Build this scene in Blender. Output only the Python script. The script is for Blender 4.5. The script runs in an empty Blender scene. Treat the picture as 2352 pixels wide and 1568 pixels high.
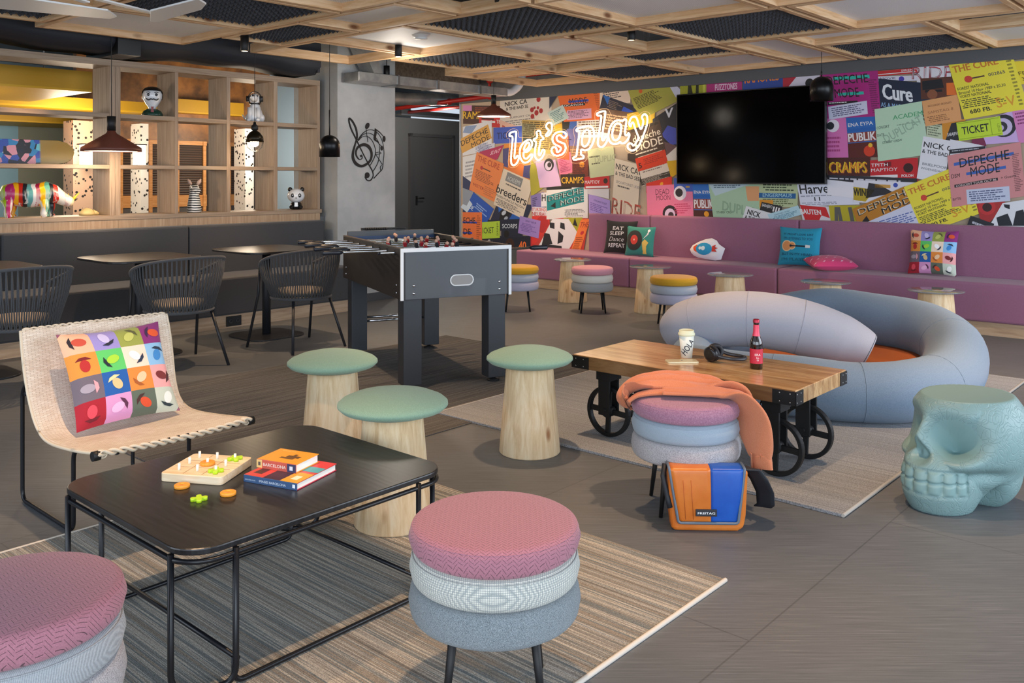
import bpy, bmesh, math, random
from mathutils import Vector, Matrix
random.seed(7)
PI=math.pi; R=math.radians
S=bpy.context.scene; COL=S.collection
# ---------------- camera ----------------
F=2033.0; H=1.35; HY=412.0
cam=bpy.data.cameras.new('camera'); camo=bpy.data.objects.new('camera',cam); COL.objects.link(camo)
cam.sensor_fit='HORIZONTAL'; cam.sensor_width=36.0; cam.lens=36.0*F/2352.0
cam.shift_x=0; cam.shift_y=-(784.0-HY)/2352.0
camo.location=(0,0,H); camo.rotation_euler=(R(90),0,0); cam.clip_start=.05; cam.clip_end=80
S.camera=camo
# ---------------- colour management ----------------
S.view_settings.view_transform='Standard'; S.view_settings.look='None'; S.view_settings.gamma=1
S.view_settings.use_curve_mapping=False; S.view_settings.exposure=-0.08
# ---------------- room axes: a runs along the partition (left), b runs along the mural wall ----------------
CA,SA=.6636,.7481; ROT=math.atan2(SA,CA)
def W(a,b,z=0.): return Vector((CA*a-SA*b, SA*a+CA*b, z))
def AB(p): return (CA*p[0]+SA*p[1], -SA*p[0]+CA*p[1])
def onA(x,y,a): rx=(x-1176)/F; Y=a/(CA*rx+SA); return Vector((rx*Y,Y,H-(y-HY)/F*Y))
def onB(x,y,b): rx=(x-1176)/F; Y=b/(-SA*rx+CA); return Vector((rx*Y,Y,H-(y-HY)/F*Y))
def atY(x,y,Y): return Vector(((x-1176)/F*Y,Y,H-(y-HY)/F*Y))
def flr(x,y,z=0.): Y=F*(H-z)/(y-HY); return Vector(((x-1176)/F*Y,Y,z))
# ---------------- light: cool daylight from the window side, warm ceiling spots ----------------
world=bpy.data.worlds.new('world'); S.world=world; world.use_nodes=True
bg=world.node_tree.nodes['Background']; bg.inputs[0].default_value=(.76,.87,1.0,1); bg.inputs[1].default_value=.85
def area(name,loc,rot,sx,sy,e,col):
    l=bpy.data.lights.new(name,'AREA'); l.shape='RECTANGLE'; l.size=sx; l.size_y=sy; l.energy=e; l.color=col
    o=bpy.data.objects.new(name,l); COL.objects.link(o); o.location=loc; o.rotation_euler=rot; return o
DAY=(.80,.895,1.0)
# glazed facade behind the camera and on the right-hand side of the room
area('window_daylight',(1.2,-3.2,1.7),(R(78),0,R(-8)),8,2.6,350,DAY)
area('window_daylight_right',(6.6,2.6,1.7),(R(82),0,R(72)),6,2.4,285,DAY)
area('window_daylight_left',(-5.2,-.2,1.8),(R(80),0,R(-62)),4,2.4,120,DAY)
SPOTS=[(-.05,2.42),(.15,4.45),(-1.25,3.05),(.95,3.35),(-1.0,4.9),(1.2,5.9),(2.3,4.4),(-1.5,6.6),(-2.9,6.1),(-.35,7.4),(.6,8.9),(2.2,8.0),(-2.2,8.0),(3.5,6.6),(1.4,10.0),(-3.9,7.2),(1.9,2.3),(3.2,5.2),(-2.6,4.3),(.3,11.2)]
WARM=(1.0,.64,.36)
for i,(x,y) in enumerate(SPOTS):
    l=bpy.data.lights.new('spot_beam','SPOT'); l.energy=160; l.color=WARM; l.spot_size=R(66); l.spot_blend=.9; l.shadow_soft_size=.03
    o=bpy.data.objects.new('spot_beam',l); COL.objects.link(o); o.location=(x,y,2.47)
for (x,y,z,e) in ((-1.2,14.3,2.35,45),(-1.1,8.6,2.3,16)):   # added fill lights brightening the corridor and the column, no fixtures
    l=bpy.data.lights.new('corridor_column_fill','POINT'); l.energy=e; l.color=(1,.9,.78); l.shadow_soft_size=.12
    o=bpy.data.objects.new('corridor_column_fill',l); COL.objects.link(o); o.location=(x,y,z)
# ---------------- tags and builders ----------------
def tag(o,label=None,cat=None,group=None,kind=None):
    if label: o['label']=label
    if cat: o['category']=cat
    if group: o['group']=group
    if kind: o['kind']=kind
    return o
def thing(name,label,cat,loc=(0,0,0),rz=0.,group=None):
    o=bpy.data.objects.new(name,None); COL.objects.link(o); o.location=loc; o.rotation_euler=(0,0,rz); o.empty_display_size=.1
    return tag(o,label,cat,group)
class MB:
    def __init__(s): s.v=[]; s.f=[]; s.m=[]; s.s=[]; s.X=None
    def add(s,vs,fs,m=0,sm=False):
        n=len(s.v)
        for p in vs:
            p=Vector(p); s.v.append(s.X@p if s.X else p)
        for f in fs: s.f.append([n+i for i in f]); s.m.append(m); s.s.append(sm)
        return s
    def box(s,x0,x1,y0,y1,z0,z1,m=0):
        return s.add([(x0,y0,z0),(x1,y0,z0),(x1,y1,z0),(x0,y1,z0),(x0,y0,z1),(x1,y0,z1),(x1,y1,z1),(x0,y1,z1)],
         [(0,3,2,1),(4,5,6,7),(0,1,5,4),(1,2,6,5),(2,3,7,6),(3,0,4,7)],m)
    def bar(s,p,q,w,h,m=0,up=(0,0,1)):
        p=Vector(p);q=Vector(q);d=(q-p).normalized(); u=Vector(up)
        if abs(d.dot(u))>.95: u=Vector((1,0,0))
        x=d.cross(u).normalized(); y=x.cross(d)
        vs=[c+x*i*w/2+y*j*h/2 for c in(p,q) for i,j in((-1,-1),(1,-1),(1,1),(-1,1))]
        return s.add(vs,[(0,1,2,3),(7,6,5,4),(0,4,5,1),(1,5,6,2),(2,6,7,3),(3,7,4,0)],m)
    def tube(s,pts,r,seg=8,closed=False,m=0,cap=True):
        pts=[Vector(p) for p in pts]; n=len(pts); rr=r if isinstance(r,(list,tuple)) else [r]*n
        vs=[];prev=None
        for i in range(n):
            if closed: t=(pts[(i+1)%n]-pts[i-1])
            else: t=pts[min(i+1,n-1)]-pts[max(i-1,0)]
            if t.length<1e-9: t=Vector((0,0,1))
            t.normalize()
            if prev is None:
                u=Vector((0,0,1)) if abs(t.z)<.9 else Vector((1,0,0)); x=t.cross(u).normalized()
            else: x=(prev-t*prev.dot(t)).normalized()
            prev=x; y=t.cross(x)
            for k in range(seg):
                a=2*PI*k/seg; vs.append(pts[i]+(x*math.cos(a)+y*math.sin(a))*rr[i])
        fs=[]
        for i in range(n if closed else n-1):
            j=(i+1)%n
            for k in range(seg): l=(k+1)%seg; fs.append((i*seg+k,i*seg+l,j*seg+l,j*seg+k))
        s.add(vs,fs,m,True)
        if cap and not closed:
            b=len(s.v)-n*seg; s.f.append([b+k for k in range(seg)][::-1]); s.m.append(m); s.s.append(False)
            b+=(n-1)*seg; s.f.append([b+k for k in range(seg)]); s.m.append(m); s.s.append(False)
        return s
    def cyl(s,p,q,r0,r1=None,seg=16,m=0,sm=True):
        r1=r0 if r1 is None else r1
        return s.tube([p,q],[r0,r1],seg,m=m)
    def lathe(s,prof,seg=32,c=(0,0,0),m=0,sm=True,sx=1.,sy=1.):
        c=Vector(c); vs=[];fs=[];n=len(prof)
        for r,z in prof:
            for k in range(seg):
                a=2*PI*k/seg; vs.append(c+Vector((max(r,1e-4)*math.cos(a)*sx,max(r,1e-4)*math.sin(a)*sy,z)))
        for i in range(n-1):
            for k in range(seg): l=(k+1)%seg; fs.append((i*seg+k,i*seg+l,(i+1)*seg+l,(i+1)*seg+k))
        return s.add(vs,fs,m,sm)
    def prism(s,poly,z0,z1,m=0,ax='z'):
        n=len(poly)
        f=(lambda x,y,z:(x,y,z)) if ax=='z' else ((lambda x,y,z:(x,z,y)) if ax=='y' else (lambda x,y,z:(z,x,y)))
        vs=[f(x,y,z0) for x,y in poly]+[f(x,y,z1) for x,y in poly]
        fs=[list(range(n))[::-1],list(range(n,2*n))]+[(i,(i+1)%n,n+(i+1)%n,n+i) for i in range(n)]
        return s.add(vs,fs,m)
    def grid(s,fn,nu,nv,m=0,sm=True,closeu=False):
        vs=[fn(i/nu,j/nv) for j in range(nv+1) for i in range(nu+(0 if closeu else 1))]
        w=nu if closeu else nu+1
        fs=[(j*w+i,j*w+(i+1)%w,(j+1)*w+(i+1)%w,(j+1)*w+i) for j in range(nv) for i in range(nu)]
        if callable(m):
            n=len(s.v); s.add(vs,[],0)
            for j in range(nv):
                for i in range(nu):
                    s.f.append([n+q for q in fs[j*nu+i]]); s.m.append(m((i+.5)/nu,(j+.5)/nv)); s.s.append(sm)
            return s
        return s.add(vs,fs,m,sm)
    def sph(s,c,r,seg=16,rings=10,m=0,sc=(1,1,1),z0=-1.,z1=1.):
        c=Vector(c)
        t0=math.asin(z0);t1=math.asin(z1)
        pr=[]
        vs=[];fs=[]
        for i in range(rings+1):
            t=t0+(t1-t0)*i/rings
            for k in range(seg):
                a=2*PI*k/seg; vs.append(c+Vector((math.cos(t)*math.cos(a)*r*sc[0],math.cos(t)*math.sin(a)*r*sc[1],math.sin(t)*r*sc[2])))
        for i in range(rings):
            for k in range(seg): l=(k+1)%seg; fs.append((i*seg+k,i*seg+l,(i+1)*seg+l,(i+1)*seg+k))
        return s.add(vs,fs,m,True)
    def build(s,name,mats,parent=None,bev=0,sub=0,solid=0,fix=True,label=None,segs=2):
        me=bpy.data.meshes.new(name); me.from_pydata([tuple(v) for v in s.v],[],s.f)
        mats=mats if isinstance(mats,(list,tuple)) else [mats]
        for q in mats: me.materials.append(q)
        me.polygons.foreach_set('material_index',[min(i,len(mats)-1) for i in s.m]); me.polygons.foreach_set('use_smooth',s.s)
        me.update()
        if fix:
            bm=bmesh.new(); bm.from_mesh(me); bmesh.ops.remove_doubles(bm,verts=bm.verts,dist=1e-5)
            bmesh.ops.recalc_face_normals(bm,faces=bm.faces); bm.to_mesh(me); bm.free()
        o=bpy.data.objects.new(name,me); COL.objects.link(o); o.parent=parent
        if bev:
            d=o.modifiers.new('b','BEVEL'); d.width=bev; d.segments=segs; d.limit_method='ANGLE'; d.angle_limit=R(40); d.harden_normals=False
        if solid: d=o.modifiers.new('s','SOLIDIFY'); d.thickness=solid; d.offset=0
        if sub: d=o.modifiers.new('u','SUBSURF'); d.levels=sub; d.render_levels=sub
        if label: o['label']=label
        return o
def rr(x0,x1,y0,y1,r,n=6):
    P=[]
    for cx,cy,a0 in((x1-r,y1-r,0),(x0+r,y1-r,90),(x0+r,y0+r,180),(x1-r,y0+r,270)):
        for i in range(n+1): a=R(a0+90*i/n); P.append((cx+r*math.cos(a),cy+r*math.sin(a)))
    return P
def fillet(pts,r,n=5):
    pts=[Vector(p) for p in pts]; out=[pts[0]]
    for i in range(1,len(pts)-1):
        p=pts[i]; a=(pts[i-1]-p); b=(pts[i+1]-p); q=min(r,a.length*.45,b.length*.45); a=a.normalized()*q; b=b.normalized()*q
        for k in range(n+1):
            t=k/n; out.append(p+a*(1-t)**2+b*t*t)
    out.append(pts[-1]); return out
def smooth(pts,n=6,closed=False):
    pts=[Vector(p) for p in pts]; N=len(pts); out=[]
    for i in range(N if closed else N-1):
        if closed: a,b,c,d=pts[i-1],pts[i],pts[(i+1)%N],pts[(i+2)%N]
        else: a,b,c,d=pts[max(i-1,0)],pts[i],pts[i+1],pts[min(i+2,N-1)]
        for k in range(n):
            t=k/n; out.append(.5*((2*b)+(c-a)*t+(2*a-5*b+4*c-d)*t*t+(3*b-a-3*c+d)*t**3))
    if not closed: out.append(pts[-1])
    return out
def dup(root,loc=None,rz=None,label=None):
    r=root.copy(); COL.objects.link(r)
    if loc is not None: r.location=loc
    if rz is not None: r.rotation_euler=(0,0,rz)
    if label: r['label']=label
    for ch in list(root.children):
        c=ch.copy(); COL.objects.link(c); c.parent=r
        for g in list(ch.children):
            d=g.copy(); COL.objects.link(d); d.parent=c
    return r
# ---------------- text ----------------
_tc={}
def textmesh(t,bold=0):
    k=(t,bold)
    if k in _tc: return _tc[k]
    cu=bpy.data.curves.new('t','FONT'); cu.body=t; cu.size=1; cu.resolution_u=2; cu.offset=min(bold,.012) if not(bold>0 and any(q in t for q in 'M4')) else 0
    o=bpy.data.objects.new('t',cu); COL.objects.link(o)
    me=bpy.data.meshes.new_from_object(o)
    vs=[(v.co.x,v.co.y) for v in me.vertices]; fs=[list(p.vertices) for p in me.polygons]
    bpy.data.objects.remove(o); bpy.data.curves.remove(cu); bpy.data.meshes.remove(me)
    x0=min(v[0] for v in vs); x1=max(v[0] for v in vs); y0=min(v[1] for v in vs); y1=max(v[1] for v in vs)
    vs=[((x-x0)/(x1-x0),y/.73) for x,y in vs]      # x fitted 0..1, y in cap heights
    _tc[k]=(vs,fs); return _tc[k]
# ---------------- materials ----------------
def lin(h):
    h=h.lstrip('#'); c=[int(h[i:i+2],16)/255 for i in(0,2,4)]
    return tuple((x/12.92 if x<=.04045 else ((x+.055)/1.055)**2.4) for x in c)+(1,)
_mc={}
def newmat(name):
    m=bpy.data.materials.new(name); m.use_nodes=True; nt=m.node_tree; return m,nt,nt.nodes['Principled BSDF']
def plain(h,rough=.5,metal=0.,name=None,coat=0.,spec=.5,emit=0.,alpha=1.):
    k=('p',h,rough,metal,coat,spec,emit,alpha)
    if k in _mc: return _mc[k]
    m,nt,b=newmat(name or 'surface'); c=lin(h)
    nz=nt.nodes.new('ShaderNodeTexNoise'); nz.inputs['Scale'].default_value=9; nz.inputs['Detail'].default_value=3
    tc=nt.nodes.new('ShaderNodeTexCoord'); nt.links.new(tc.outputs['Object'],nz.inputs['Vector'])
    mr=nt.nodes.new('ShaderNodeMapRange'); mr.inputs['To Min'].default_value=max(rough-.02,.02); mr.inputs['To Max'].default_value=min(rough+.02,1)
    nt.links.new(nz.outputs['Fac'],mr.inputs['Value']); nt.links.new(mr.outputs[0],b.inputs['Roughness'])
    b.inputs['Base Color'].default_value=c; b.inputs['Metallic'].default_value=metal
    b.inputs['Coat Weight'].default_value=coat; b.inputs['Specular IOR Level'].default_value=spec
    if emit: b.inputs['Emission Color'].default_value=c; b.inputs['Emission Strength'].default_value=emit
    _mc[k]=m; return m
def N(nt,t,**kw):
    n=nt.nodes.new(t)
    for k,v in kw.items():
        if k in n.inputs: n.inputs[k].default_value=v
        else: setattr(n,k,v)
    return n
def curved(t,bold,fn,md=.0025):
    # text as finely divided triangles so that it can follow a curved surface
    vs,fs=textmesh(t,bold); bm=bmesh.new(); V=[bm.verts.new((x,y,0)) for x,y in vs]
    for f in fs:
        try: bm.faces.new([V[i] for i in f])
        except ValueError: pass
    bmesh.ops.triangulate(bm,faces=bm.faces[:])
    for _ in range(3):
        ed=[e for e in bm.edges if e.calc_length()>.09]
        if ed: bmesh.ops.subdivide_edges(bm,edges=ed,cuts=1); bmesh.ops.triangulate(bm,faces=[f for f in bm.faces if len(f.verts)>3])
    bm.verts.index_update(); out=[fn(v.co.x,v.co.y) for v in bm.verts]; F_=[[v.index for v in f.verts] for f in bm.faces]; bm.free(); return out,F_
def ramp(nt,src,stops):
    r=nt.nodes.new('ShaderNodeValToRGB'); e=r.color_ramp.elements
    while len(e)<len(stops): e.new(.5)
    for i,(p,c) in enumerate(stops): e[i].position=p; e[i].color=lin(c) if isinstance(c,str) else c
    nt.links.new(src,r.inputs[0]); return r.outputs[0]
def coords(nt,scale=(1,1,1),rot=(0,0,0),kind='Object'):
    tc=N(nt,'ShaderNodeTexCoord'); mp=N(nt,'ShaderNodeMapping'); mp.inputs['Scale'].default_value=scale; mp.inputs['Rotation'].default_value=rot
    nt.links.new(tc.outputs[kind],mp.inputs[0]); return mp.outputs[0]
def bump(nt,b,src,st=.3,d=.002):
    n=N(nt,'ShaderNodeBump'); n.inputs['Strength'].default_value=st; n.inputs['Distance'].default_value=d
    nt.links.new(src,n.inputs['Height']); nt.links.new(n.outputs[0],b.inputs['Normal'])
def mixc(nt,f,a,b_,mode='MIX'):
    m=N(nt,'ShaderNodeMix',data_type='RGBA',blend_type=mode)
    for s,i in((f,0),(a,6),(b_,7)):
        if hasattr(s,'is_linked'): nt.links.new(s,m.inputs[i])
        else: m.inputs[i].default_value=s
    return m.outputs[2]
def fabric(name,h1,h2,scale=260,rough=.92,bs=.35,weave=None):
    m,nt,b=newmat(name); co=coords(nt)
    nz=N(nt,'ShaderNodeTexNoise',Scale=scale,Detail=3.,Roughness=.7); nt.links.new(co,nz.inputs['Vector'])
    c=ramp(nt,nz.outputs['Fac'],[(.35,h1),(.65,h2)]); b.inputs['Roughness'].default_value=rough
    b.inputs['Sheen Weight'].default_value=.15
    hgt=nz.outputs['Fac']
    if weave=='herring':      # quilted basket-weave of short diagonal bars
        sp=N(nt,'ShaderNodeSeparateXYZ'); nt.links.new(co,sp.inputs[0])
        def mth(op,a,b_=None,c_=None):
            n=N(nt,'ShaderNodeMath',operation=op)
            for i,q in enumerate((a,b_,c_)):
                if q is None: continue
                if hasattr(q,'is_linked'): nt.links.new(q,n.inputs[i])
                else: n.inputs[i].default_value=q
            return n.outputs[0]
        w=.013; xx=mth('ADD',sp.outputs['X'],7.0); pp=mth('PINGPONG',xx,w); yz=mth('ADD',mth('ADD',sp.outputs['Y'],sp.outputs['Z']),7.0)
        col_=mth('FLOOR',mth('DIVIDE',xx,w)); yy=mth('ADD',yz,mth('MULTIPLY',mth('MODULO',col_,2.),.0045))
        fr=mth('MODULO',mth('ADD',yy,pp),.0125); ln=mth('LESS_THAN',fr,.0014)
        ed=mth('GREATER_THAN',mth('PINGPONG',xx,w/2),.0009); ln=mth('MULTIPLY',ln,ed)
        gv=ramp(nt,ln,[(0,'#ffffff'),(1,'#8f8f8f')]); c=mixc(nt,1.,c,gv,'MULTIPLY'); bump(nt,b,gv,.7,.003)
    elif weave=='check':
        ck=N(nt,'ShaderNodeTexVoronoi',Scale=190.); ck.inputs['Randomness'].default_value=.0; nt.links.new(co,ck.inputs['Vector'])
        c=mixc(nt,.8,c,ramp(nt,ck.outputs['Distance'],[(.25,'#ffffff'),(.6,'#96a4b0')]),'MULTIPLY'); bump(nt,b,ck.outputs['Distance'],.5,-.002)
    elif weave=='rib':
        wv=N(nt,'ShaderNodeTexWave',Scale=95.,Distortion=.4); nt.links.new(co,wv.inputs['Vector']); bump(nt,b,wv.outputs['Fac'],.3,.002)
        c=mixc(nt,.25,c,wv.outputs['Color'],'MULTIPLY')
    else: bump(nt,b,hgt,bs,.002)
    nt.links.new(c if hasattr(c,'is_linked') else c,b.inputs['Base Color'])
    return m
def wood(name,h1,h2,h3,ax=0,scale=1.,rough=.5,knot=None,coat=0.,stretch=14.):
    m,nt,b=newmat(name); sc=[stretch*scale]*3; sc[ax]=1.1*scale
    co=coords(nt,tuple(sc)); nz=N(nt,'ShaderNodeTexNoise',Scale=2.2,Detail=8.,Roughness=.62,Distortion=.6); nt.links.new(co,nz.inputs['Vector'])
    c=ramp(nt,nz.outputs['Fac'],[(.3,h1),(.5,h2),(.68,h3)])
    if knot:
        s2=[5*scale]*3; s2[ax]=2.2*scale; vo=N(nt,'ShaderNodeTexVoronoi',Scale=.9); nt.links.new(coords(nt,tuple(s2)),vo.inputs['Vector'])
        f=ramp(nt,vo.outputs['Distance'],[(.05,'#ffffff'),(.14,'#000000')]); c=mixc(nt,f,c,lin(knot))
    nt.links.new(c,b.inputs['Base Color']); b.inputs['Roughness'].default_value=rough; b.inputs['Coat Weight'].default_value=coat; b.inputs['Coat Roughness'].default_value=.15
    bump(nt,b,nz.outputs['Fac'],.12,.002); return m
BLACK=plain('#17181b',.42,.0,'black_powder_coat'); BLACKM=plain('#0e0e10',.55,0,'matt_black'); CHROME=plain('#c9ccd0',.18,1.,'chrome')
STEEL=plain('#8f9499',.35,.9,'galvanised'); IRON=plain('#1b1c1e',.5,.3,'cast_iron'); WHITE=plain('#e6e6e6',.5,0,'white_plastic')
SHELFW=wood('ash_veneer','#816a54','#987f68','#a8917a',ax=2,scale=1.,rough=.5,stretch=26.)
SHELFH=wood('ash_veneer_flat','#836b55','#978069','#a78f78',ax=0,scale=1.,rough=.5,stretch=26.)
PINE=wood('pine_batten','#c89a68','#dcb488','#e8c9a2',ax=0,scale=1.,rough=.6,knot='#7a4a28')
PINEY=wood('pine_batten_cross','#c89a68','#dcb488','#e8c9a2',ax=1,scale=1.,rough=.6,knot='#7a4a28')
STUMP=wood('pine_stump','#c9a67c','#e0c49c','#ecd8b8',ax=2,scale=1.6,rough=.6,knot='#a07048',stretch=9.)
OAKBASE=wood('oak_plinth','#a88a6e','#c0a284','#cdb296',ax=0,scale=1.,rough=.55)
CONC=None
def mottled(name,h1,h2,scale=2.,rough=.7):
    m,nt,b=newmat(name); nz=N(nt,'ShaderNodeTexNoise',Scale=scale,Detail=7.,Roughness=.6); nt.links.new(coords(nt),nz.inputs['Vector'])
    nt.links.new(ramp(nt,nz.outputs['Fac'],[(.35,h1),(.65,h2)]),b.inputs['Base Color']); b.inputs['Roughness'].default_value=rough; bump(nt,b,nz.outputs['Fac'],.1,.004); return m
CONC=mottled('polished_plaster','#a2a3a3','#b9b9b7',2.2,.6); CONCD=mottled('dark_plaster','#55585a','#626568',1.5,.7)
def mist(m,d=1.): pass
# ---------------- floor, walls, ceiling ----------------
def floor_mat():
    m,nt,b=newmat('vinyl_floor'); co=coords(nt,(1.3,55,1),(0,0,0))
    nz=N(nt,'ShaderNodeTexNoise',Scale=3.2,Detail=7.,Roughness=.7); nt.links.new(co,nz.inputs['Vector'])
    c=ramp(nt,nz.outputs['Fac'],[(.3,'#505459'),(.55,'#64686d'),(.75,'#787c82')])
    n2=N(nt,'ShaderNodeTexNoise',Scale=1.1,Detail=2.); nt.links.new(coords(nt),n2.inputs['Vector'])
    c=mixc(nt,.25,c,ramp(nt,n2.outputs['Fac'],[(.3,'#c8c8c8'),(.7,'#ffffff')]),'MULTIPLY')
    br=N(nt,'ShaderNodeTexBrick',Scale=1.); nt.links.new(coords(nt,(1,1,1),(0,0,-ROT)),br.inputs['Vector'])
    br.inputs['Brick Width'].default_value=2.4; br.inputs['Row Height'].default_value=1.2; br.inputs['Mortar Size'].default_value=.003
    br.inputs['Color1'].default_value=(1,1,1,1); br.inputs['Color2'].default_value=(.93,.93,.93,1); br.inputs['Mortar'].default_value=(.7,.7,.7,1)
    c=mixc(nt,1.,c,br.outputs['Color'],'MULTIPLY')
    nt.links.new(c,b.inputs['Base Color']); b.inputs['Roughness'].default_value=.5; bump(nt,b,nz.outputs['Fac'],.12,.001); return m
def struct(name,mb,mats,parent=None,loc=None,rz=ROT,**kw):
    o=mb.build(name,mats,parent,**kw)
    if parent is None:
        o['kind']='structure'; o.location=loc or (0,0,0); o.rotation_euler=(0,0,rz)
    return o
# room-aligned meshes use local x=a, y=b
struct('floor',MB().box(-16,16,-6,24,-.12,0),floor_mat(),rz=0)
struct('ceiling',MB().box(-1.5,18,-2.0,17,3.25,3.4),plain('#2c2f33',.9,0,'dark_soffit'))
AM=9.08                                            # mural wall plane
DARKW=plain('#5e6063',.75,0,'dark_grey_paint')
struct('wall_mural',MB().box(AM+.022,AM+.3,-1.2,9.04,0,3.3),DARKW)
struct('trim_1',MB().box(AM-.035,AM+.02,-1.2,9.045,2.44,3.2),plain('#5a5c60',.7,0,'fascia_grey'))
struct('trim_2',MB().box(AM-.012,AM+.3,9.04,9.06,0,2.6),plain('#9aa6b8',.4,.2,'edge_profile'))
# low partition below the shelving and the plastered column
struct('wall_partition',MB().box(-3,5.86,7.92,8.2,0,.95),CONCD)
col=MB().box(5.86,6.67,7.70,8.5,0,3.2)
struct('wall_column',col,CONC)
struct('baseboard_column',MB().box(5.85,6.68,7.685,7.70,0,.09),plain('#4a4c50',.6,0,'skirting'))
struct('wall_corridor',MB().box(9.9,13.5,11.66,11.8,0,2.43),DARKW)
struct('wall_corridor_side',MB().box(9.8,9.9,11.66,15.6,0,3.2),CONCD)
struct('wall_back_right',MB().box(13.4,13.6,8,11.7,0,3.2),DARKW)
# door in the corridor
d=MB(); d.box(10.46,11.42,11.61,11.655,0,2.1)
do=struct('door_1',d,plain('#4a4b4e',.6,0,'door_leaf'))
f=MB(); f.box(10.40,10.455,11.60,11.66,0,2.16); f.box(11.425,11.48,11.60,11.66,0,2.16); f.box(10.40,11.48,11.60,11.66,2.105,2.16); f.build('door_frame',plain('#48494c',.6,0,'door_frame'),do)
h=MB(); h.tube(fillet([(10.55,11.61,1.02),(10.55,11.555,1.02),(10.68,11.555,1.02)],.02),.010,8); h.box(10.53,10.57,11.6,11.612,.9,1.06); h.build('door_handle',BLACKM,do)
# dark insulated duct above the shelving
def wavy(u,v):
    a=-2+7.55*u; w=.02*math.sin(a*3.1)+.012*math.sin(a*7.7+1)
    per=[(7.58,2.9),(7.58,2.54),(7.68,2.462),(8.05,2.46),(8.13,2.53),(8.13,2.9)]
    i=min(int(v*5),4); t=v*5-i; p=per[i];q=per[i+1]
    return (a,p[0]+(q[0]-p[0])*t+w*.5,p[1]+(q[1]-p[1])*t+w)
dk=MB().grid(wavy,60,10); dk.box(5.53,5.56,7.60,8.13,2.46,2.9)
NAVYF=plain('#23272f',.6,0,'dark_lagging')
duct=dk.build('insulated_duct',NAVYF); duct.rotation_euler=(0,0,ROT); tag(duct,'long dark lagged air duct running above the wooden shelving','duct')
sp=MB().box(3.42,3.62,7.53,8.16,2.422,3.25); so=sp.build('hanger_strap',plain('#0c0c0e',.35,0,'black_strap'),duct)
# ---------------- suspended ceiling grid ----------------
FOAM=mottled('acoustic_foam','#3f4147','#4c4e54',30,.95)
def perf():
    m,nt,b=newmat('perforated_sheet'); vo=N(nt,'ShaderNodeTexVoronoi',Scale=62.); vo.inputs['Randomness'].default_value=0
    nt.links.new(coords(nt,(1,1,1),(0,0,R(45))),vo.inputs['Vector'])
    nt.links.new(ramp(nt,vo.outputs['Distance'],[(.25,'#8d9096'),(.34,'#f4f6f8')]),b.inputs['Base Color']); b.inputs['Roughness'].default_value=.6; return m
PERF=perf(); PLAINP=plain('#eef0f2',.6,0,'white_panel')
def foam(x0,x1,y0,y1):
    n=int((x1-x0)/.058)*2; k=int((y1-y0)/.058)*2
    def fn(u,v):
        i=round(u*n); j=round(v*k); z=.0 if (i%2 and j%2) else (.028 if (i%2 or j%2) else .055)
        return (x0+(x1-x0)*u,y0+(y1-y0)*v,z)
    return MB().grid(fn,n,k,sm=False)
LAB={'f':'charcoal egg-crate foam ceiling panel in a pine frame','w':'white perforated ceiling panel in a pine frame','p':'plain white ceiling panel in a pine frame','o':'open pine ceiling frame with no panel'}
def panel(a0,a1,b0,b1,t,where,z=2.55):
    tw=.042; hh=.085; g=.004
    c=W((a0+a1)/2,(b0+b1)/2,z); o=thing('ceiling_frame',LAB[t]+', '+where,'ceiling panel',c,ROT,'pine ceiling frames')
    X=(a1-a0)/2-g; Y=(b1-b0)/2-g
    m=MB(); m.box(-X,X,-Y,-Y+tw,0,hh); m.box(-X,X,Y-tw,Y,0,hh); m.build('long_batten',PINE,o)
    m=MB(); m.box(-X,-X+tw,-Y+tw,Y-tw,0,hh); m.box(X-tw,X,-Y+tw,Y-tw,0,hh); m.build('cross_batten',PINEY,o)
    if t=='f':
        q=foam(-X+tw,X-tw,-Y+tw,Y-tw); q=q.build('foam_panel',FOAM,o,fix=False); q.location=(0,0,.012)
    elif t!='o':
        MB().box(-X+tw,X-tw,-Y+tw,Y-tw,.06,.072).build('white_panel',PERF if t=='w' else PLAINP,o)
    m=MB()
    for sx in(-1,1): m.cyl((sx*(X-.02),Y-.02,hh),(sx*(X-.02),Y-.02,.68),.002,seg=5)
    m.build('hanger_wire',STEEL,o)
    return o
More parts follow.
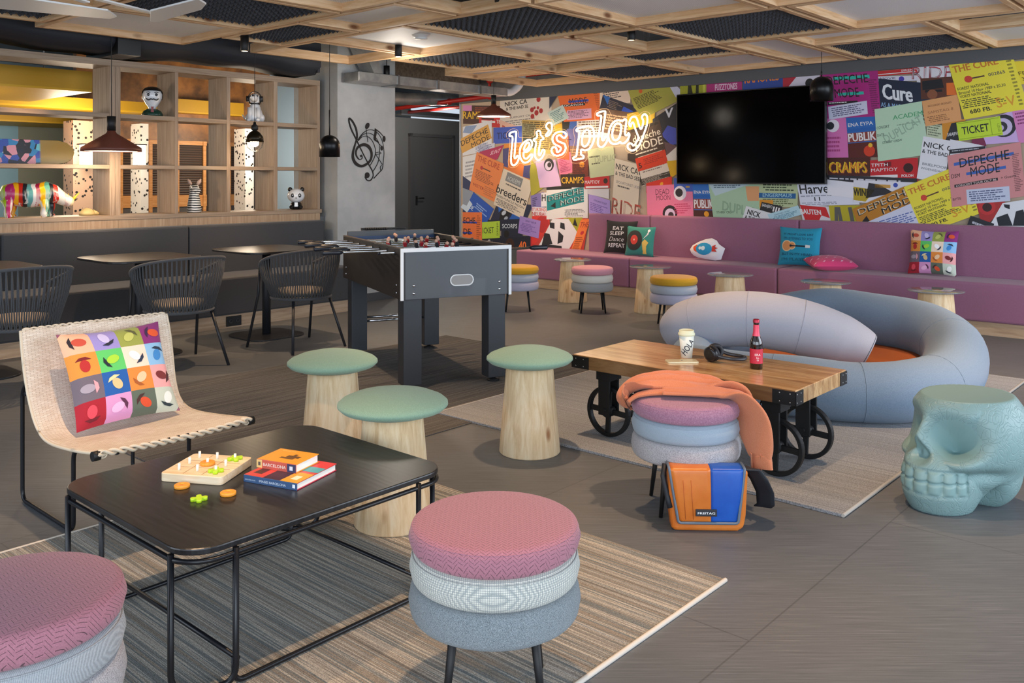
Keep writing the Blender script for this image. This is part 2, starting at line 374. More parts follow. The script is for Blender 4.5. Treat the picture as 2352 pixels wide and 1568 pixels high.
PAN=[(2.72,3.97,6.3,7.45,'w','nearest the shelving above the cone pendant'),(1.45,2.70,6.32,7.2,'f','at the top left corner beside the fan tip'),
(1.45,2.70,5.05,6.28,'w','above the fan blades'),(2.72,3.97,5.18,6.28,'f','large one right of the fan blades'),(2.72,3.97,3.95,5.15,'w','partly cut off by the top edge, left of centre'),
(3.99,4.60,5.75,6.85,'f','small one above the cage pendant cord'),(4.62,5.80,6.40,7.42,'o','above the left dome pendant'),(3.99,4.60,4.62,5.72,'p','narrow one left of the smoke detector panel'),
(3.99,4.60,3.9,4.58,'o','at the top edge near the middle'),(4.62,5.83,5.25,6.36,'p','holding the round smoke detector'),(4.62,5.85,3.95,5.20,'f','large one right of the smoke detector'),
(5.87,7.05,5.75,6.85,'f','over the corridor entrance'),(5.87,7.05,4.62,5.72,'p','in the middle above the hanging neon words'),(5.95,7.05,3.92,4.58,'o','holding the black spotlight right of centre'),
(4.62,5.85,2.78,3.90,'w','large one at the top edge right of centre'),(5.87,7.12,2.70,3.88,'f','large one above the television'),(5.87,7.12,1.45,2.66,'w','large one at the top right'),
(4.62,5.85,1.55,2.74,'w','cut off by the top edge on the right'),(5.87,7.12,.2,1.42,'w','in the top right corner'),(7.14,7.78,2.12,3.28,'w','thin strip behind the top right panel'),
(7.14,8.95,3.30,3.86,'w','bright one above the right dome pendant'),(7.80,8.98,2.12,3.26,'f','near the mural above the purple poster'),(7.80,8.98,.9,2.08,'w','near the mural at the far right'),
(7.14,7.78,.9,2.08,'o','thin one at the right edge'),(7.14,7.78,3.92,5.08,'f','small strip left of the bright panel'),(7.80,8.98,3.90,5.06,'w','over the left end of the television'),
(7.80,8.98,5.10,6.24,'f','over the lit neon sign'),(7.14,7.78,5.10,6.24,'o','thin one above the neon sign'),(7.14,7.70,6.30,7.38,'p','narrow sliver over the far cone pendant'),(7.74,8.80,6.30,7.38,'o','farthest one with the sprinkler head')]
for p in PAN: panel(*p)
# smoke detector
sd=MB().lathe([(0,-.002),(.055,-.004),(.075,.012),(.08,.02),(.082,.022)],24); sd.lathe([(.06,-.012),(.0,-.016)],24); sd.lathe([(.045,-.004),(.06,-.012)],24)
o=sd.build('smoke_detector',WHITE); o.location=W(5.25,5.72,2.588); o.rotation_euler=(0,0,0); tag(o,'round white smoke detector under a plain white ceiling panel','smoke detector')
# ceiling fan blades at the top left
fo=W(1.75,5.35,2.42)
fan=thing('ceiling_fan','white ceiling fan with its blades reaching in from the top left edge','fan',fo)
for P in ([(-330,-62),(248,23),(268,37),(252,42),(-330,-12)],[(345,24),(455,-4),(474,8),(462,21),(358,50),(345,47)]):
    m=MB(); m.prism([tuple((flr(x,y,2.42)-fo).xy) for x,y in P],-.006,.006); m.build('blade',WHITE,fan,bev=.003)
m=MB(); m.lathe([(0,.02),(.14,.02),(.17,.05),(.17,.12),(.06,.16),(.02,.18),(.02,.83)],24)
for P in ((200,10),(360,36)):
    e=flr(P[0],P[1],2.42)-fo; m.bar((0,0,.06),(e.x,e.y,.012),.05,.01)
m.build('motor_hub',WHITE,fan)
# ---------------- collage mural: printed wallpaper ----------------
MV=MB(); PAL={}; PALM=[]; LAY=[0]
def pal(h):
    if h not in PAL: PAL[h]=len(PALM); PALM.append(plain(h,.55,0,'printed_paper'))
    return PAL[h]
RG={1:(1020,220,4.355),2:(1360,180,4.9),3:(1880,150,4.237),4:(1540,400,4.2),0:(0,0,1)}
def wp(g,p):
    x0,y0,s=RG[g]; v=onA(x0+p[0]/s,y0+p[1]/s,AM); return Vector(AB(v)).y if 0 else Vector((AB(v)[1],v.z))   # (b,z)
def put(poly,c,e=0.):
    # poly in (b,z); local mural coords x=a y=b
    a=AM-.0005-LAY[0]*.00022-e
    MV.add([(a,p[0],p[1]) for p in poly],[list(range(len(poly)))],pal(c))
def shape(g,pts,c): LAY[0]+=1; put([wp(g,p) for p in pts],c)
def text(O,U,V,t,u,v,w,h,c,bold=.012,rot=0,sh=0.):
    vs,fs=textmesh(t,bold); a=AM-.0005-LAY[0]*.00022-.00012; k=V.length/U.length
    cr,sr=math.cos(R(rot)),math.sin(R(rot)); hv=bold>.015 or (bold>.008 and 'M' in t)
    for cp,dx in enumerate((-.5,.5) if hv else (0,)):
        n=len(MV.v); dx*=h*k*min(bold,.035)*1.6
        for x,y in vs:
            X=x*w+sh*y*h+dx; Y=y*h*k
            X,Y=X*cr-Y*sr,X*sr+Y*cr
            p=O+U*(u+X)+V*(v-Y/k); MV.v.append(Vector((a-cp*4e-5,p.x,p.y)))
        for f in fs: MV.f.append([n+i for i in f]); MV.m.append(pal(c)); MV.s.append(False)
def poster(g,TL,TR,BL,c,items=()):
    LAY[0]+=1
    O=wp(g,TL); U=wp(g,TR)-O; V=wp(g,BL)-O
    q=lambda u,v:O+U*u+V*v
    if c: put([q(0,0),q(1,0),q(1,1),q(0,1)],c)
    k=V.length/U.length
    for it in items:
        t=it[0]
        if t=='t': text(O,U,V,*it[1:])
        elif t=='r': _,a,b,x,y,cc=it; put([q(a,b),q(x,b),q(x,y),q(a,y)],cc,.00006)
        elif t=='p': put([q(*p) for p in it[1]],it[2],.00006)
        elif t=='c':
            _,a,b,r,cc=it; put([q(a+r*k*math.cos(i*PI/9),b+r*math.sin(i*PI/9)) for i in range(18)],cc,.00006+.00001*(1/(r+.01))*.1)
        elif t=='l':
            _,a,b,x,y,n,cc=it; rg=random.Random(int(a*97+b*31+n))
            hh=(y-b)/n
            for i in range(n):
                u=a+ (0 if rg.random()<.6 else (x-a)*.1*rg.random()); e=a+(x-a)*(.6+.4*rg.random())
                while u<e:
                    w=(x-a)*(.04+.1*rg.random()); put([q(u,b+hh*i),q(min(u+w,e),b+hh*i),q(min(u+w,e),b+hh*(i+.5)),q(u,b+hh*(i+.5))],cc,.00008); u+=w+(x-a)*.02
K='#1b1b20'; WH='#e4e2e4'
# backing sheet and broad areas
O_=[(AM,0)]
MV.add([(AM,-1.2,.4),(AM,9.04,.4),(AM,9.04,2.5),(AM,-1.2,2.5)],[(0,1,2,3)],pal('#b9a58f'))
P=poster
P(1,(190,95),(600,100),(190,280),'#45201c',[('t','RAMPS',.0,.72,.55,.42,'#e8b820',.03),('r',.0,.0,.22,.3,'#d68ac0'),('l',.3,.1,.98,.5,4,'#8c3a28')])
P(1,(350,210),(600,222),(350,305),'#c6262e',[('t','T8Y',.7,.6,.25,.4,WH),('r',.1,.35,.65,.55,WH),('r',.1,.1,.6,.25,K)])
P(1,(560,20),(1075,-60),(560,330),'#d8d0c6',[('t','NICK CA',.10,.30,.44,.14,K,.02),('t','& THE BAD SE',.12,.44,.44,.10,K,.02),('t','SUPPORT CA',.2,.72,.4,.06,'#6a6668'),('l',.1,.78,.7,.98,3,'#8a8688')])
for x,y,r in((945,35,26),(880,140,24),(925,170,26),(970,150,24),(885,205,24),(905,120,14),(940,120,16)):
    LAY[0]+=1; c=wp(1,(x,y)); put([c+Vector((math.cos(i*PI/7),math.sin(i*PI/7)))*r*.00135*1.05 for i in range(14)],'#a52a30')
P(1,(560,240),(800,330),(560,420),'#dfb3a2',[('t','RIDE',.1,.8,.85,.6,'#b5423c',0)])
P(1,(495,320),(800,300),(495,480),'#3d5bc0',[('t','TICKET',.12,.72,.7,.42,'#222c60',.01)])
P(1,(780,240),(1300,260),(780,560),'#c2a35c',[('l',.02,.05,.95,.9,14,'#5f5236'),('r',.0,.1,.28,.55,'#8b8a6a'),('r',.02,.5,.26,.85,'#39443c')])
shape(1,[(1100,300),(1240,250),(1330,420),(1130,440)],'#dba624')
P(1,(600,480),(860,470),(600,870),'#d98a3c',[('l',.1,.1,.9,.9,10,'#a35c26')])
P(1,(600,640),(800,640),(600,860),'#d9783a'); shape(1,[(590,530),(650,520),(640,720),(590,700)],'#4c4a80')
shape(1,[(800,700),(880,690),(860,830),(790,810)],'#4a4a80')
P(1,(1180,250),(1340,235),(1190,420),'#3a62b0',[('p',[(0,0),(.5,.1),(.4,.5),(0,.7)],'#23221e'),('r',.1,.7,.9,.95,'#7088c0')])
P(1,(1330,240),(1655,230),(1330,420),'#d8d8da',[('l',.05,.1,.95,.9,6,'#6a5040')])
P(1,(1200,420),(1330,420),(1200,640),'#dc8a4a',[('l',.1,.1,.9,.8,6,'#884422')])
P(1,(1230,330),(1340,330),(1230,520),'#6a6aa8')
P(1,(1240,500),(1450,500),(1240,830),'#8a6a58',[('l',.1,.1,.9,.9,10,'#d9a070')])
# gold and white left-hand ticket
P(1,(190,310),(480,245),(190,600),'#dfe0e8',[('l',.45,.72,.95,.98,7,'#4b5a9a'),('p',[(.1,.0),(.5,.05),(.3,.3),(0,.2)],'#8aa0c8')])
P(1,(150,440),(443,285),(185,575),'#d9a24c',[('t','DEPECHE',.04,.52,.9,.38,K,.004),('t','MODE',.34,.98,.6,.36,K,.004)])
P(1,(330,510),(510,470),(330,600),'#cfd2e2',[('l',.05,.05,.9,.9,7,'#3c4a90')])
P(1,(190,610),(420,560),(190,900),'#e0e0e4',[('l',.1,.2,.6,.8,5,'#9a9aa4')])
P(1,(360,560),(600,490),(300,700),'#b52a5c',[('t','SLINT',.55,.5,.4,.3,'#e8c0d0')])
shape(1,[(190,800),(300,880),(330,1250),(190,1250)],'#24325e')
P(1,(330,560),(602,680),(255,940),'#e78449',[('t','THE CURE',.08,.2,.8,.15,'#b84a2e',.02),('c',.28,.33,.05,'#b8323a'),('r',.3,.31,.6,.34,'#6a3a30'),('l',.1,.42,.9,.68,7,'#8a4a32'),('t','MISTER',.1,.85,.4,.08,'#9a3a30'),('l',.5,.72,.95,.95,5,'#b86a48')])
P(1,(275,945),(500,1130),(190,1130),'#1c52b4',[('t','BLUE',.05,.75,.3,.2,'#cfe0f4'),('l',.35,.3,.9,.6,3,'#9ab8e8'),('p',[(0,.4),(.25,.5),(.2,1),(-.1,1)],'#c8d8ea')])
shape(1,[(190,920),(300,960),(230,1100),(190,1080)],'#8f98a8')
P(1,(540,1060),(890,1090),(460,1260),'#1c2644',[('p',[(.0,.0),(.3,.05),(.15,.5)],'#1f62b8'),('p',[(.55,.5),(.85,.5),(.75,1),(.5,1)],'#1f5cb4'),('p',[(.2,.4),(.5,.2),(.45,.9),(.25,1)],'#0f1118'),('c',.3,.5,.12,'#c0c8d4'),('c',.42,.75,.1,'#aab2c0')])
shape(1,[(440,1240),(760,1230),(760,1330),(440,1360)],'#182038')
P(1,(600,725),(897,860),(498,1085),'#ddcfbc',[('r',.15,.04,.68,.28,'#7f8284'),('t','ACADEMY',.2,.24,.44,.12,'#c2c4c4'),('t','breeders',-.04,.66,1.02,.22,K,.012),('t','PIXIES+UNCLE MOON',.0,.76,.95,.06,K,.01),('l',.05,.8,.9,.97,5,'#5a5450'),('l',.2,.33,.9,.4,1,'#5a5450')])
P(1,(190,1162),(383,1165),(190,1470),'#e6743c',[('t','ECHE',.04,.36,.62,.2,K),('r',.0,.3,.75,.36,'#2a3fb0'),('t','DE',.04,.72,.38,.2,K),('r',.0,.64,.5,.70,'#2a3fb0'),('l',.72,.1,.95,.9,12,'#9c4a24')])
P(1,(385,1400),(900,1400),(385,1720),'#151a2e',[('t','Cure',.08,.5,.3,.4,WH,.02),('c',.55,.25,.18,'#3a2018'),('c',.55,.5,.12,'#a8502c'),('t','40',.72,.45,.14,.3,'#e8702c',.03)])
P(1,(870,1380),(1000,1380),(870,1720),'#c2262c')
P(1,(385,1264),(562,1250),(385,1430),'#b2d23c',[('t','ICKET',.04,.68,.62,.36,K,.006),('l',.82,.1,.93,.9,8,'#50601c')])
P(1,(575,1265),(790,1265),(575,1410),'#1a2238',[('t','SCORPS',.05,.4,.7,.3,'#cfd6e0'),('c',.25,.8,.25,'#0a0a0c')])
shape(1,[(880,640),(960,760),(1020,905),(875,1010),(860,760)],'#a9a233')
P(1,(870,1000),(1000,960),(880,1150),'#7d72b0',[('l',.1,.2,.5,.8,5,'#3c3660')])
P(1,(975,970),(1040,965),(975,1110),'#dcdce4',[('t','H',.1,.6,.6,.5,K,.02)])
P(1,(885,1110),(1035,1118),(885,1200),'#d8d4dc',[('t','STURZENDE',.0,.42,1.,.36,'#c22a30',.01),('t','NEUBAU',.0,.96,1.,.44,'#b02a30',.02)])
P(1,(885,1200),(1060,1200),(885,1480),'#d6342e',[('c',.6,.3,.3,'#b0282c')])
P(1,(1030,915),(1442,890),(1030,1235),'#dcdcde',[('l',.45,.72,.95,.95,6,'#55585e'),('r',.0,.0,.62,.09,K)])
P(1,(1030,1000),(1400,905),(1035,1150),'#128389',[('t','DEPECHE',.03,.42,.93,.36,K,.006),('t','DEPECHE',.05,.40,.93,.36,'#bcd4d6',.0),('t','MODE',.36,.9,.62,.36,K,.006),('t','MODE',.38,.88,.62,.36,'#bcd4d6',.0),('p',[(.1,.75),(.24,.55),(.24,.95)],K)])
shape(1,[(1100,1230),(1250,1215),(1450,1225),(1400,1560),(930,1560),(900,1500)],'#c43a34')
P(1,(1200,1220),(1390,1215),(1200,1400),'#a8a62c',[('p',[(.2,0),(.35,.6),(.1,.4)],K),('p',[(.6,0),(.75,.5),(.5,.4)],K)])
shape(1,[(920,1560),(1090,1230),(1250,1230),(1345,1375),(1240,1560)],'#e2e2e8')
for q in ([(1060,1265),(1110,1270),(1110,1330),(1065,1320)],[(1170,1265),(1210,1275),(1215,1340),(1165,1320)],[(1010,1370),(1060,1380),(1090,1480),(980,1500)],[(1150,1350),(1200,1400),(1190,1460),(1140,1480)],[(930,1560),(1000,1480),(1180,1500),(1190,1560)]): shape(1,q,'#22232c')
P(1,(765,1200),(972,1250),(745,1372),'#9a80c9',[('t','EINST NEUB',.3,.24,.5,.1,'#4a3a80'),('l',.08,.35,.85,.85,6,'#6a52a0')])
P(1,(1375,1235),(1470,1230),(1270,1560),'#ee7e3b',[('t','THE',.1,.25,.9,.17,'#b0452a',.02),('c',.6,.42,.06,'#c23038'),('l',.1,.55,.9,.95,7,'#9a4a28')])
P(1,(1450,975),(1665,1045),(1455,1170),'#a68ed2',[('t','LOWLANDS TICKET',.25,.3,.6,.1,'#4a3a80'),('l',.08,.42,.9,.85,5,'#6c56a4')])
shape(1,[(1440,930),(1655,930),(1655,1030),(1440,980)],'#d0ccd0')
P(1,(1130,600),(1270,560),(1165,800),'#ea7e9f',[('l',.1,.2,.8,.9,9,'#b8406c')])
P(1,(1100,380),(1250,400),(1110,620),'#e4673a',[('l',.1,.4,.8,.9,6,'#a83a28')])
shape(1,[(920,650),(1120,640),(1180,900),(965,920)],'#d3b2dc')
for x,y,r,c in((1055,690,60,'#26222a'),(1050,700,42,'#d8c8e0'),(1060,690,24,'#30282e')):
    LAY[0]+=1; q=wp(1,(x,y)); put([q+Vector((math.cos(i*PI/9),math.sin(i*PI/9)))*r*.00142 for i in range(18)],c)
P(1,(1290,640),(1450,640),(1290,800),'#7a2a18',[('c',.6,.3,.2,'#e88a20'),('l',.0,.3,.9,.9,5,'#301410')])
P(1,(1170,785),(1415,780),(1180,915),'#2b1612',[('t','CRAMPS',.03,.7,.9,.5,'#e8b428',.02)])
P(1,(1410,810),(1660,800),(1412,930),'#bf2026',[('t','MAPTIOY',.02,.6,.6,.3,WH),('c',.85,.4,.22,'#2a1414'),('r',.05,.8,.95,.95,WH)])
P(1,(1440,540),(1700,500),(1470,822),'#c3caa0',[('t','DUPLIC',.25,.5,.8,.22,'#a8ae8c',.02),('l',.05,.25,.5,.35,1,'#4a4a3c'),('l',.1,.5,.6,.58,1,'#3a3a30')])
P(1,(1140,-20),(1560,-60),(1205,262),'#de682a',[('t','MODE',.25,.42,.42,.22,K,.006),('r',.22,.28,.7,.36,'#2a48b8'),('r',.03,.4,.6,.48,K),('t','LOCATION',.05,.47,.5,.06,WH),('l',.85,.1,.98,.95,14,'#a04a20')])
P(1,(1235,148),(1480,125),(1238,245),'#d9a8c8',[('l',.05,.1,.95,.9,6,'#6a4a68')])
P(1,(1040,170),(1195,90),(1100,300),'#b7cbc8',[('l',.1,.15,.9,.9,7,'#4a7a80')])
shape(1,[(1060,0),(1145,-10),(1060,130)],'#222a48')
# --- upper centre, between the neon words and the television
P(2,(95,150),(440,90),(95,330),'#dcc9b9',[('l',.1,.1,.9,.6,4,'#4c4444')])
P(2,(130,185),(510,320),(95,330),'#1e2338',[('p',[(0,0),(.22,.0),(.2,.6)],'#2466b8'),('p',[(.65,.3),(.95,.4),(.6,.95)],'#2a50b8'),('c',.4,.5,.18,'#0c0d14'),('l',.2,.2,.6,.8,5,'#7a6a64')])
P(2,(90,330),(540,400),(90,600),'#6b5040',[('l',.1,.2,.9,.9,6,'#d8b08a')])
shape(2,[(400,400),(720,330),(700,640),(420,600)],'#d9b02c')
shape(2,[(410,130),(895,95),(985,250),(590,450),(480,330)],'#a6a347')
P(2,(470,230),(790,90),(540,360),None,[('l',.0,.0,.95,.95,9,'#3c3c1c')])
P(2,(520,120),(590,120),(520,180),None,[('c',.5,.4,.4,'#d2602c')])
shape(2,[(880,90),(960,85),(1075,195),(950,215)],'#c9cbe0')
P(2,(1000,90),(1300,70),(1000,210),'#a3a52c',[('p',[(.3,0),(.42,0),(.5,1),(.28,1)],'#2a2c18'),('p',[(.6,0),(.7,0),(.7,1),(.58,1)],'#2a2c18'),('r',.85,0,.95,1,'#c9c850')])
P(2,(1295,60),(1695,30),(1295,200),'#af2f76',[('t','FUZZTONES',.25,.6,.62,.5,'#e6c8dc',.02)])
P(0,(1708,170),(1800,160),(1708,220),'#2c4a98',[('t','RAMONES',.05,.45,.85,.42,'#e8832e',.03)])
P(0,(1800,165),(1888,158),(1800,215),'#dcd6e6',[('p',[(0,0),(.5,0),(0,1)],'#b8283c'),('c',.7,.6,.2,K)])
shape(2,[(690,460),(960,280),(965,870),(700,830)],'#22242f')
LAY[0]+=1
P(2,(830,340),(930,320),(830,460),None,[('t','V',.0,.9,.9,.9,'#dadae4',.04)])
shape(2,[(790,640),(860,530),(955,560),(960,740),(900,750)],'#4551b6'); shape(2,[(790,700),(960,760),(960,870),(800,860)],'#6a4c50')
P(2,(410,590),(770,470),(480,940),'#4b352b',[('r',.1,.02,.95,.1,'#2a1e1a'),('t','depeche',.1,.42,.85,.22,'#ecdcc8',.006),('t','MODE',.14,.72,.82,.26,'#f0e0cc',.03),('l',.1,.78,.9,.86,1,'#ecdcc8'),('r',.15,.9,.9,.97,'#e0d0bc')])
shape(2,[(410,850),(490,820),(500,950),(410,920)],'#3a2a24')
P(2,(270,900),(560,975),(225,1560),'#dccdb8',[('t','NICK CAVE',.05,.17,1.1,.1,K,.012),('t','& THE BAD SEEDS',.05,.27,1.1,.065,K,.012),('t','SPOORTORIET UDEN',.1,.4,.95,.045,'#8a8480'),('l',.1,.43,.9,.48,1,'#5a5450'),('t','RIDE',.0,.93,1.1,.28,'#b8483a',.012),('t','RIDE',.02,.92,1.06,.25,'#dccdb8',-.004),('t','SUPPORT',.0,.985,.55,.045,K)])
P(2,(530,960),(860,860),(575,1210),'#e6d6c6',[('l',.1,.3,.95,.5,2,'#8a7a70'),('r',-.02,.7,1.,.98,'#3c3530'),('l',.02,.72,.95,.95,6,'#b8a898')])
P(2,(495,905),(830,800),(530,1050),'#e23b19',[('t','5',.06,.8,.1,.4,K,.02),('l',.25,.2,.9,.7,4,'#a82a18')])
shape(2,[(845,870),(960,770),(960,930),(860,925)],'#e6ddd0')
shape(2,[(850,930),(960,920),(960,1080),(900,1120)],'#e2b116')
P(2,(620,1180),(910,1100),(620,1290),'#d83424',[('c',.6,.5,.2,'#e8a020')])
P(2,(622,1210),(1140,1180),(635,1600),'#e77d9f',[('t','DEAD',.2,.27,.3,.17,'#5c2238',-.008),('t','MOON',.22,.43,.3,.15,'#5c2238',-.008),('c',.5,.82,.24,'#2a2428'),('c',.5,.84,.17,'#d8c4e0'),('c',.52,.86,.09,'#3a3036'),('l',.6,.55,.95,.85,5,'#c8406c')])
P(2,(930,1120),(1150,1120),(935,1270),'#3d5fb8',[('r',.6,.6,.8,.72,'#c8a04c')])
LAY[0]+=1; q=wp(2,(1000,1290)); put([q+Vector((math.cos(i*PI/9),math.sin(i*PI/9)))*.085 for i in range(18)],'#e8e0e8')
LAY[0]+=1; q=wp(2,(990,1285)); put([q+Vector((math.cos(i*PI/9),math.sin(i*PI/9)))*.05 for i in range(18)],'#2c2a2e')
P(2,(1140,1190),(1370,1190),(1165,1580),'#2a6fc0',[('t','ENA EYPA',.05,.27,.85,.09,WH),('r',0,.3,1,.4,'#1b63b4'),('r',0,.42,1,.72,'#8a3a34'),('t','PUBLIK',.02,.68,.94,.25,WH,.02),('r',0,.74,1,1,'#4a2420'),('c',.6,.85,.08,'#e8a028')])
# --- below the television
P(4,(375,90),(870,80),(425,430),'#a9c9aa',[('p',[(0,0),(.9,0),(.1,.35)],'#b8d0da'),('l',.1,.05,.7,.15,2,'#4c6478'),('t','DUPLIC',.2,.75,.62,.28,'#8fae93',.02,-12),('r',.72,.1,.98,.5,'#dba070'),('t','STABBY CREW',.08,.84,.34,.06,'#4c6450')])
P(4,(865,90),(1240,95),(860,310),'#b4c398',[('l',.1,.02,.95,.35,3,'#3a4a38'),('r',.0,.4,.95,.62,'#1f5f98'),('t','ENGERMAUS',.1,.57,.75,.16,'#a8d4e0',.01),('l',.1,.66,.9,.98,4,'#5a6440')])
P(4,(870,245),(1000,250),(870,330),'#d8922c'); P(4,(890,265),(1090,310),(870,345),'#26262a',[('t','SARAJEVO',.05,.5,.5,.35,WH),('t','III',.6,.8,.3,.6,WH,.03)])
P(4,(1225,70),(1790,40),(1265,310),'#dadeee',[('t','Harvey',.03,.5,.6,.38,'#22242c',.012),('t','11',.26,.8,.1,.16,'#22242c',.01),('l',.03,.58,.8,.66,1,'#9298ac'),('l',.03,.86,.95,.98,2,'#9298ac'),('c',.86,.55,.16,'#ab262c'),('c',.87,.52,.08,'#7c1a20')])
P(4,(740,305),(980,375),(690,470),'#dfe2e6',[('t','NICK',.12,.42,.52,.3,K,.02),('t','& THE BAD',.08,.72,.7,.24,K,.02)])
P(4,(945,385),(1240,300),(985,470),'#b2d6e2',[('t','DAMAGED TICKET',.2,.35,.5,.14,'#3a6a88'),('l',.1,.45,.9,.95,4,'#5a8aa4')])
P(4,(1255,295),(1540,310),(1300,520),'#d3d3dc',[('p',[(.0,.0),(.88,.05),(.95,.5),(.68,.4),(.5,.75),(.1,.75)],'#c8262c'),('t','BAUTEN',-.02,.38,.7,.22,WH,.03)])
P(4,(1535,300),(1840,300),(1560,500),'#b4a824',[('p',[(.18,.08),(.36,.08),(.4,.9),(.28,.9),(.27,.4),(.24,.9),(.12,.9)],'#5c5a58'),('p',[(.6,.1),(.72,.08),(.76,.8),(.64,.85)],'#5c5a58')])
# --- right of the television
P(3,(60,500),(280,490),(80,900),'#d571b2',[('l',.1,.5,.9,.9,4,'#a8407c')])
for x,y,r,c in((150,590,66,'#e8e0ea'),(125,590,40,'#22262c')):
    LAY[0]+=1; q=wp(3,(x,y)); put([q+Vector((math.cos(i*PI/9),math.sin(i*PI/9)))*r*.0010 for i in range(18)],c)
P(3,(275,500),(560,470),(310,910),'#2466b4',[('t','ENA EYPA',.05,.25,.85,.09,WH,.01),('r',0,.3,1,.37,'#1d5fae'),('r',0,.4,1,.62,'#8a3a34'),('t','PUBLIK',.02,.6,.94,.2,WH,.025),('r',0,.64,1,1,'#5a1c18'),('c',.7,.85,.13,'#cf3c20'),('r',.5,.83,.9,.9,'#1a0e0e'),('c',.75,.72,.05,'#e8b430')])
P(3,(100,900),(515,895),(105,1075),'#4c1c18',[('t','CRAMPS',.04,.85,.88,.62,'#e2882a',.03),('t','CRAMPS',.02,.80,.88,.6,'#e8c42c',.01)])
P(3,(510,925),(975,900),(515,1150),'#c2212b',[('t','TPITH',.02,.28,.36,.14,WH,.008),('t','MAPTIOY',.02,.5,.56,.15,WH,.008),('r',.0,.66,.58,.78,WH),('c',.8,.4,.2,'#3a1418'),('t','POLOH',.66,.78,.24,.12,WH,.02),('r',.3,.1,.45,.3,'#7a1a20')])
P(3,(100,1065),(970,1100),(100,1150),'#2a2a34',[('l',.02,.3,.95,.6,1,'#c8c8d4')])
P(3,(95,1110),(360,1140),(95,1260),'#e4e4ee')
P(3,(350,1115),(960,1140),(350,1330),'#dcdce8',[('p',[(0,.3),(.35,.4),(.2,.95),(0,.9)],'#b8a028'),('t','WIND',.0,.7,.28,.35,'#2a2618',.03),('p',[(.25,.1),(.42,.15),(.66,.5),(.2,.8)],'#2a2c34'),('r',.35,.15,.6,.3,'#c89848'),('c',.68,.15,.1,'#3a50b0')])
P(3,(20,60),(582,15),(75,520),'#a8217c',[('t','DEPECHE',.1,.3,.72,.19,K,.004),('r',.22,.15,.85,.22,'#2bb8a8'),('t','MODE',.22,.58,.42,.2,K,.004),('r',.28,.48,.72,.54,'#2bb8a8'),('r',.08,.66,.6,.72,'#1b1b20'),('l',.1,.67,.58,.71,1,WH),('l',.82,.25,.97,.95,16,'#6a1450')])
P(3,(103,405),(480,345),(112,530),'#cbcde4',[('l',.08,.15,.92,.9,5,'#5a5a80')])
P(3,(585,60),(968,25),(590,110),'#c6282c',[('t','SIREN',.6,.5,.3,.4,WH),('r',.0,.6,.95,.75,WH)])
P(3,(590,110),(970,100),(592,160),'#d8d6e6',[('c',.6,.6,.5,'#4a3ca8'),('t','MOVIE',.05,.6,.4,.4,'#44406a')])
P(3,(968,15),(1300,5),(965,170),'#dcdae2',[('t','RIDE',-.15,.78,1.2,.8,'#b83444',.006),('t','RIDE',-.13,.76,1.16,.72,'#dcdae2',-.006)])
P(3,(592,130),(1005,170),(612,420),'#17233c',[('t','Cure',.08,.66,.7,.52,'#e4e8ee',.035),('t','AS A MAD CAT',.02,.94,.75,.16,'#8ab0d8',.02)])
P(3,(1000,130),(1350,110),(1010,420),'#5a3022',[('p',[(.05,.1),(.6,.05),(.65,.35),(.05,.4)],'#14161e'),('c',.32,.55,.16,'#8a5236'),('r',.12,.4,.6,.48,'#15151a'),('r',.72,.2,1,.6,'#e2702a'),('r',.0,.7,.4,1,'#1c2a44')])
P(3,(1060,560),(1240,590),(1060,700),'#c2ccae',[('l',.05,.05,.9,.9,5,'#6a7460')])
P(3,(1210,560),(1440,520),(1220,760),'#cf8a2a',[('p',[(.1,.9),(.4,.1),(1,.1),(1,1)],'#26282e'),('t','SARAJEVO',.2,.7,.5,.16,WH,.01)])
P(3,(1500,640),(1640,640),(1500,790),'#7a2a4c')
P(3,(555,430),(1015,350),(590,935),'#b7d7bb',[('t','ACADEMY',.38,.26,.72,.09,'#3a9a64',.012),('t','CONCERT',.02,.39,.27,.055,'#4a5e58'),('t','DATE',.02,.53,.15,.05,'#4a5e58'),('t','STABBY CREW',.12,.68,.42,.045,'#4a5e58'),('t','DUPLICATE',.2,.68,.95,.17,'#94b29c',.015,22),('l',.45,.36,.95,.4,1,'#8aa890')])
P(3,(1015,350),(1365,285),(1050,595),'#dfa168',[('t','BEZOEKERS BEGELEID',.15,.28,.65,.07,'#7a4c34',.01),('t','SAMSTAG 8',.12,.55,.7,.11,'#a06a48'),('l',.08,.65,.9,.92,4,'#96643e')])
shape(3,[(1010,470),(1050,590),(1060,700),(1000,720),(1000,480)],'#b9d6bd')
P(3,(1030,690),(1300,735),(965,1100),'#e1e2ea',[('t','NICK CAVE',.06,.24,1.6,.13,K,.015),('t','& THE BAD SEEDS',.04,.38,1.5,.09,K,.015),('t','BRIELPOORT',.12,.66,1.,.06,'#7a8088'),('t','WOENSDAG 12',.08,.76,1.,.05,'#7a8088')])
shape(3,[(1290,720),(1560,770),(1640,790),(1635,840),(1290,880)],'#dcdde6')
P(3,(1290,820),(1635,785),(1290,862),'#24262e',[('l',.05,.3,.9,.7,1,'#b8bcc8')])
shape(3,[(1560,560),(1900,440),(1985,745),(1640,770)],'#c9abe0')
for x,y,r,c in((1810,590,112,'#22242c'),(1800,600,86,'#c6b8dc'),(1790,600,52,'#2c2c36'),(1780,610,30,'#c0b0d8')):
    LAY[0]+=1; q=wp(3,(x,y)); put([q+Vector((math.cos(i*PI/9),math.sin(i*PI/9)))*r*.00093 for i in range(18)],c)
P(3,(1890,440),(2100,400),(1960,760),'#d583bb',[('l',.1,.1,.9,.5,4,'#8a3a70')])
P(3,(1880,-30),(2200,-60),(1960,190),'#e6cf30',[('t','FRI',.1,.6,.3,.16,'#6a5c14'),('t','3/11',.15,.85,.3,.16,'#6a5c14')])
